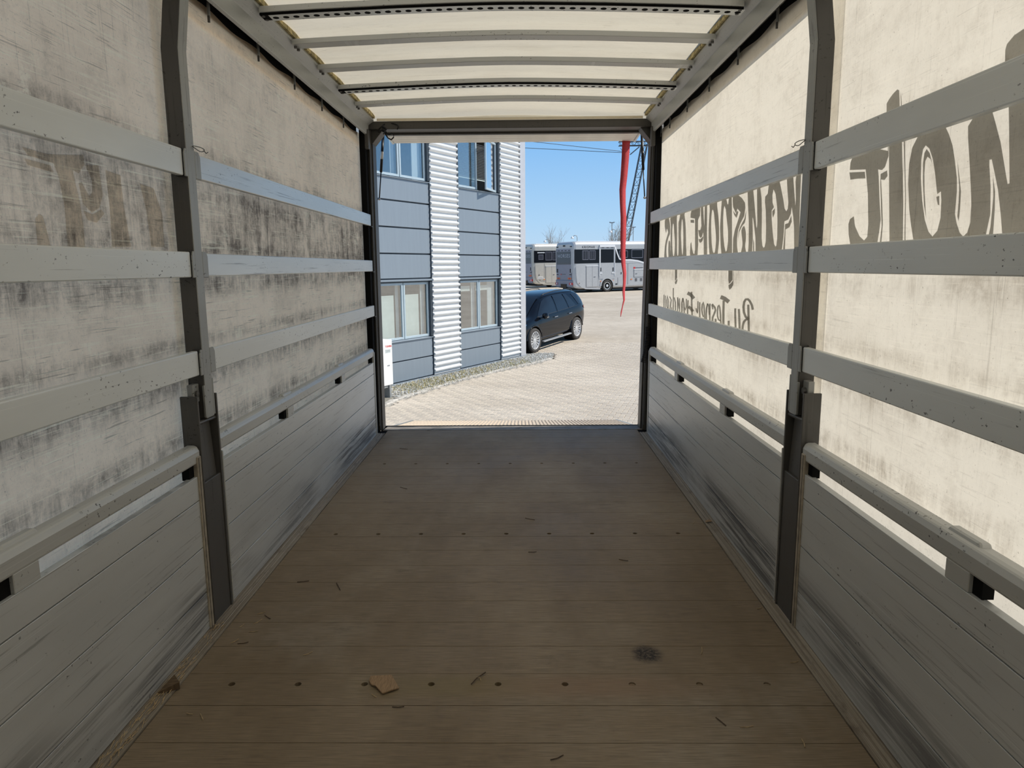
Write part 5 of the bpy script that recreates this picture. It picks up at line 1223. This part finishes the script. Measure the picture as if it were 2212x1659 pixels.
        for x, z in low: q.v += [(x, S - .008, z - .05), (x, S - .008, 2.10 if x < 5.5 else z - .12)]
        q.f = [(2 * i, 2 * i + 1, 2 * i + 3, 2 * i + 2) for i in range(len(low) - 1)]
        Q(q, 'lower_panel', 'ht_silver')
        for x0, x1, z0_, z1_ in ((4.15, 4.9, 2.55, 3.05), (5.3, 6.35, 2.52, 3.12)): 
            f = SP_(x0, x1, z0_, z1_, 'window', 'ht_black', th=0.014); SP_(x0, x1, z0_ - .02, z0_ + .015, 'window_frame', 'ht_grey', f, th=.018); SP_(x0, x1, z1_ - .015, z1_ + .02, 'window_frame', 'ht_grey', f, th=.018)
            for a in (x0, x1): SP_(a - .015, a + .015, z0_, z1_, 'window_frame', 'ht_grey', f, th=.018)
        locker(5.55, 6.5, 1.05, 1.62)
        SP_(5.50, 5.66, 1.68, 1.82, 'red_mark', 'red_mark', th=0.012); SP_(5.70, 6.4, 1.72, 1.78, 'print_line', 'ht_line', th=0.010)
        for x0 in (5.65, 6.15): SP_(x0, x0 + .2, .72, .95, 'hatch', 'ht_line', th=0.008)
        for xm, zm in ((0.48, .70), (2.44, .80), (3.55, .84), (5.30, .88)): SP_(xm - .06, xm + .06, zm - .04, zm + .04, 'side_marker', 'orange_mark', th=0.02)
        SP_(3.80, 3.95, .52, .60, 'vent', 'ht_black', th=0.02); SP_(4.30, 4.36, 1.30, 1.45, 'door_lock', 'ht_textdark', th=0.02); SP_(4.95, 4.97, 0.5, 2.1, 'seam', 'ht_line', th=0.006); SP_(4.0, 4.02, 0.5, 1.05, 'seam', 'ht_line', th=0.006)
        Q(text_mb('KRISMAR', 0.245, lambda p: (1.32 + p[0], S - .004, 3.34 + p[1]), 0.0, 1.22), 'lettering', 'ht_textdark')
    else:
        barred(0.55, 1.0, 2.42, 2.85); barred(1.25, 1.85, 2.36, 3.08); barred(1.95, 2.55, 2.36, 3.08)
        SP_(0.42, 1.15, 2.98, 3.05, 'blind_case', 'ht_white', th=0.03)
        locker(1.25, 2.6, 0.42, 1.85, 1.85); locker(0.42, 1.1, 0.62, 0.80, None); SP_(0.55, 0.60, 1.05, 1.17, 'door_lock', 'ht_textdark', th=.02); SP_(1.1, 1.115, .5, 2.1, 'seam', 'ht_line', th=.006)
        SP_(1.02, 1.14, .68, .76, 'side_marker', 'orange_mark', th=.02); SP_(0.45, 0.95, .90, .96, 'step_rail', 'ht_white', th=.03)
    # lower rear skirt curve
    q = MB(); sk = [(0.36, 1.9), (0.38, 1.3), (0.46, .85), (0.72, .50), (1.1, .36), (2.4, .30)]
    for i, (x, z) in enumerate(sk): q.v += [(x, S - .02, z), (x - .16 if i < 3 else x - .05, S - .02, z - .10 if i > 1 else z), (x, S + .05, z), (x - .16 if i < 3 else x - .05, S + .05, z - .10 if i > 1 else z)]
    for i in range(len(sk) - 1):
        for a, b_ in ((0, 1), (1, 3), (3, 2), (2, 0)): q.f.append((4 * i + a, 4 * i + b_, 4 * i + 4 + b_, 4 * i + 4 + a))
    Q(q, 'skirt_moulding', col)
    # rear face
    R0 = -0.012
    def RP(y0, y1, z0_, z1_, name, mat, par=None, th=0.03, **kw): return Q(MB().box(R0 - th, R0 + .03, y0, y1, z0_, z1_), name, mat, par, **kw)
    rp = RP(-1.05, 1.05, 0.98, 3.25, 'rear_ramp', 'ht_grey', th=.02)
    RP(-1.0, 1.0, 2.10, 3.05, 'rear_window', 'ht_rearpanel', rp, th=.026); RP(-1.0, 1.0, 1.10, 2.10, 'rear_panel', 'ht_grey', rp, th=.024)
    for y_ in (-1.06, 1.06): RP(y_ - .025, y_ + .025, 1.5, 3.25, 'ramp_strut', 'ht_silver', rp, th=.05)
    for k in range(4): RP(-.85 + k * .48, -.6 + k * .48, 3.10, 3.15, 'vent_slot', 'ht_black', rp, th=.03)
    for y_ in (-.9, .9): RP(y_ - .04, y_ + .04, 1.5, 1.78, 'grab_handle', 'ht_black', rp, th=.05); RP(y_ - .12, y_ + .12, 1.32, 1.38, 'ramp_latch', 'ht_black', rp, th=.04)
    for y_ in (-.78, .78): RP(y_ - .24, y_ + .24, 1.0, 1.13, 'reflector', 'orange_mark', rp, th=.03); RP(y_ - .09, y_ + .07, 1.0, 1.13, 'reflector_stripe', 'red_mark', rp, th=.034)
    RP(.35, .45, 1.32, 1.42, 'red_mark', 'red_mark', rp, th=.03); RP(-.25, .3, 1.35, 1.40, 'print_line', 'ht_line', rp, th=.03)
    Q(text_mb('HORSES', 0.36, lambda p: (R0 - .03, -p[0] * 1.25, 2.72 + p[1]), 0.0, 1.12), 'lettering', 'ht_text')
    RP(-1.15, 1.15, .42, .96, 'bumper', 'ht_grey', th=.06, bevel=.04)
    for y_ in (-.98, .98): RP(y_ - .17, y_ + .17, .60, .76, 'tail_light', 'red_mark', th=.08); RP(y_ - .10, y_ + .02, .62, .74, 'reverse_light', 'ht_white', th=.085)
    RP(-.42, .36, .36, .66, 'tow_bar', 'ht_black', th=.09); RP(-.12, .12, 3.42, 3.52, 'camera_box', 'ht_black', th=.03)
    for y_ in (-.95, .95): RP(y_ - .1, y_ + .1, 3.36, 3.44, 'marker_light', 'ht_black', th=.03)
    # chassis and wheels
    Q(MB().box(0.5, 9.6, -1.0, 1.0, .16, .45), 'chassis', 'ht_under')
    for xw in (3.02, 7.6):
        for sgn in (-1, 1):
            if sgn < 0:
                q = MB(); n = 18
                for i in range(n + 1):
                    a = math.pi * (i / n)
                    for r, yy in ((.53, -1.24), (.53, S - .03), (.66, S - .03), (.66, -1.24)): q.v.append((xw + r * math.cos(a), yy, .46 + r * math.sin(a)))
                q.f = [(i * 4 + e, i * 4 + (e + 1) % 4, (i + 1) * 4 + (e + 1) % 4, (i + 1) * 4 + e) for i in range(n) for e in range(4)]
                Q(q, 'wheel_arch', col); Q(MB().lathe([(0, S - .006), (.54, S - .006)], 24, 'y', (xw, 0, .46)), 'wheel_well', 'black_void')
            b0 = sgn * 1.0
            ty = Q(MB().lathe([(.28, b0), (.44, b0), (.46, b0 + sgn * .04), (.46, b0 + sgn * .26), (.43, b0 + sgn * .305), (.29, b0 + sgn * .30), (.27, b0 + sgn * .2)], 28, 'y', (xw, 0, .46)), 'wheel', 'tyre', smooth=True)
            rm = MB().lathe([(.28, b0 + sgn * .295), (.24, b0 + sgn * .29), (.20, b0 + sgn * .22), (.12, b0 + sgn * .24), (.10, b0 + sgn * .30), (0, b0 + sgn * .31)], 24, 'y', (xw, 0, .46))
            for k in range(8): a = k * math.pi / 4; rm.lathe([(0, b0 + sgn * .262), (.03, b0 + sgn * .26), (.03, b0 + sgn * .22)], 8, 'y', (xw + .165 * math.cos(a), 0, .46 + .165 * math.sin(a)))
            Q(rm, 'rim', 'rim_silver', ty)
    return t
AH = math.radians(28.8)
horse_truck((3.975, 53.0), AH, -0.46, 'ht_silver', 'silver horse truck with black window band beyond the black SUV', True)
horse_truck((1.16, 62.0), AH, -0.335, 'ht_beige', 'beige horse truck parked partly behind the silver horse truck', False)

# ------------------------------------------------------------------ pylon, wires, lamps, bare trees
plain('pylon_steel', (0.10, 0.12, 0.14), 0.6, 0.3); plain('lamp_pole', (0.30, 0.32, 0.33), 0.6, 0.3); plain('lamp_white', (0.80, 0.82, 0.84), 0.4); plain('bark', (0.34, 0.30, 0.26), 0.9, var=0.2)
YP = 160.0
def pw(px, py, dy=0.0): return onY(px, py, YP + dy)
py = thing('power_pylon', (float(pw(1345, 520)[0]), YP, -0.2), 'steel lattice pylon leg leaning behind the horse trucks', 'pylon')
base = [(-0.8, -0.8), (0.8, -0.8), (0.8, 0.8), (-0.8, 0.8)]
pb = pw(1347, 560); pt = pw(1392, 312); pb[2] = -0.2
dirl = (pt - pw(1351.0, 520)) ; b0 = pt - dirl * ((pt[2] + 0.2) / dirl[2])
def lattice(a, b_, wa, wb, n, name, r=0.07):
    q = MB(); a, b_ = np.array(a), np.array(b_); lv = []
    for k in range(n + 1):
        f = k / n; c0 = a + (b_ - a) * f; w_ = wa + (wb - wa) * f; lv.append([c0 + np.array([x * w_, y * w_, 0]) for x, y in base])
    for e in range(4): q.tube([lv[0][e], lv[-1][e]], r * 1.5, 4)
    for k in range(n):
        for e in range(4):
            q.tube([lv[k][e], lv[k + 1][(e + 1) % 4]], r * .7, 3, False)
            q.tube([lv[k + 1][e], lv[k + 1][(e + 1) % 4]], r * .6, 3, False)
    return q.build(name, 'pylon_steel', py)
lattice(b0, pt, 0.85, 0.75, 16, 'leg')
mir = 2 * (pt[0] + 3.0)
lattice((mir - b0[0], YP, -0.2), (mir - pt[0], YP, pt[2]), 0.85, 0.75, 16, 'leg')
def beam(a, b_, hgt, n, name):
    q = MB(); a, b_ = np.array(a), np.array(b_)
    for dz in (0, hgt):
        for dy in (-.5, .5): q.tube([a + np.array([0, dy, dz]), b_ + np.array([0, dy, dz])], 0.09, 4)
    for k in range(n):
        p0, p1 = a + (b_ - a) * k / n, a + (b_ - a) * (k + 1) / n
        for dy in (-.5, .5): q.tube([p0 + np.array([0, dy, 0 if k % 2 else hgt]), p1 + np.array([0, dy, hgt if k % 2 else 0])], .06, 3, False)
    return q.build(name, 'pylon_steel', py)
ar = pw(1336.5, 315); br_ = ar.copy(); br_[0] = mir - ar[0]
beam(ar, br_, 0.85, 26, 'cross_arm')
for px_ in ((1348, 336), ):
    A_, Bp = pw(1381, 317), pw(1361, 334); MB().tube([A_, Bp], .12, 5).build('insulator', 'pylon_steel', py)
    MB().tube([pw(1340, 320), pw(1348, 330)], .07, 4).build('insulator', 'pylon_steel', py)
for k, (a, b_) in enumerate((((1348, 330), (1132, 319.5)), ((1361, 329), (1132, 304)))):
    A_, Bp = pw(*a), pw(*b_); Bp = A_ + (Bp - A_) * 3.2; pts = []
    for i in range(25): f = i / 24; p = A_ + (Bp - A_) * f; p[2] -= 0.0; pts.append(p)
    tag(MB().tube(pts, 0.06, 4).build('power_line', 'pylon_steel'), ('lower' if k == 0 else 'upper') + ' thin power line running from the pylon arm', 'power line')
def lamp(px, py_, Y, kind, label):
    tp = onY(px, py_, Y); t = thing('street_lamp', (float(tp[0]), Y, terr(Y)), label, 'street lamp', 'street lamps behind the horse trucks')
    if kind == 'arm':
        MB().tube([(tp[0] + .62, Y, terr(Y)), (tp[0] + .62, Y, tp[2] + .05), (tp[0] + .55, Y, tp[2] + .25), (tp[0] + .35, Y, tp[2] + .32), (tp[0] + .1, Y, tp[2] + .2)], 0.04, 6).build('pole', 'lamp_pole', t)
        MB().lathe([(0, .18), (.06, .15), (.2, -.06), (.21, -.11), (0, -.15)], 12, 'z', (tp[0], Y, tp[2] + .05)).build('lamp_head', 'lamp_white', t, smooth=True)
    else:
        MB().tube([(tp[0], Y, terr(Y)), (tp[0], Y, tp[2])], 0.05, 6).build('pole', 'lamp_pole', t)
        for s in (-1, 1): MB().hexa([(tp[0] + s * .02, Y - .1, tp[2] - .03), (tp[0] + s * .36, Y - .1, tp[2] + .05), (tp[0] + s * .36, Y + .1, tp[2] + .05), (tp[0] + s * .02, Y + .1, tp[2] - .03), (tp[0] + s * .02, Y - .1, tp[2] + .12), (tp[0] + s * .36, Y - .1, tp[2] + .17), (tp[0] + s * .36, Y + .1, tp[2] + .17), (tp[0] + s * .02, Y + .1, tp[2] + .12)]).build('lamp_head', 'lamp_pole', t)
lamp(1236, 514, 90, 'arm', 'white hooded street lamp rising above the roof of the silver horse truck')
lamp(1177, 522, 95, 'arm', 'white hooded street lamp rising above the beige horse truck')
lamp(1322, 482, 100, 'twin', 'twin-headed street lamp standing in the larger bare tree')
lamp(1368, 492, 110, 'twin', 'twin-headed street lamp standing right beside the pylon leg')
lamp(1319, 501, 90, 'arm', 'white hooded street lamp among the branches of the larger bare tree')
def bare_tree(px, pyb, pyt, Y, halfw, label, seed, n0=9):
    rnd = random.Random(seed); b0 = onY(px, pyb, Y); tp = onY(px, pyt, Y); H_ = tp[2] - terr(Y); t = thing('bare_tree', (float(b0[0]), Y, terr(Y)), label, 'tree', 'bare trees behind the horse trucks')
    br = MB(); trunk_top = Vector((b0[0], Y, terr(Y) + H_ * .38))
    MB().tube([(b0[0], Y, terr(Y)), tuple(trunk_top)], [.22, .15], 7).build('trunk', 'bark', t)
    def grow(p, d, L, r, dep):
        pts = [p]; q = p.copy(); dd = d.copy()
        for k in range(3):
            dd = (dd + Vector((rnd.uniform(-.18, .18), rnd.uniform(-.18, .18), rnd.uniform(-.02, .14)))).normalized(); q = q + dd * L / 3; pts.append(q.copy())
        br.tube(pts, [r, r * .85, r * .7, r * .5], 3, False)
        if dep == 0: return
        for k in range(rnd.randint(3, 4)):
            i = rnd.randint(1, 3); nd = (dd + Vector((rnd.uniform(-.8, .8), rnd.uniform(-.8, .8), rnd.uniform(-.1, .6)))).normalized(); grow(pts[i].copy(), nd, L * rnd.uniform(.5, .75), r * .55, dep - 1)
    for k in range(n0):
        a = 2 * math.pi * k / n0 + rnd.random(); sp = rnd.uniform(.15, .95) * halfw
        d = Vector((math.cos(a) * sp, math.sin(a) * sp, H_ * .55)).normalized(); grow(trunk_top - Vector((0, 0, rnd.uniform(0, .8))), d, H_ * .42, .05, 3)
    br.build('branches', 'bark', t)
bare_tree(1333, 560, 494, 98, 3.2, 'larger bare deciduous tree rising behind the silver horse truck', 3, 12)
bare_tree(1198, 560, 512, 112, 2.6, 'smaller bare deciduous tree rising behind the beige horse truck', 8, 9)
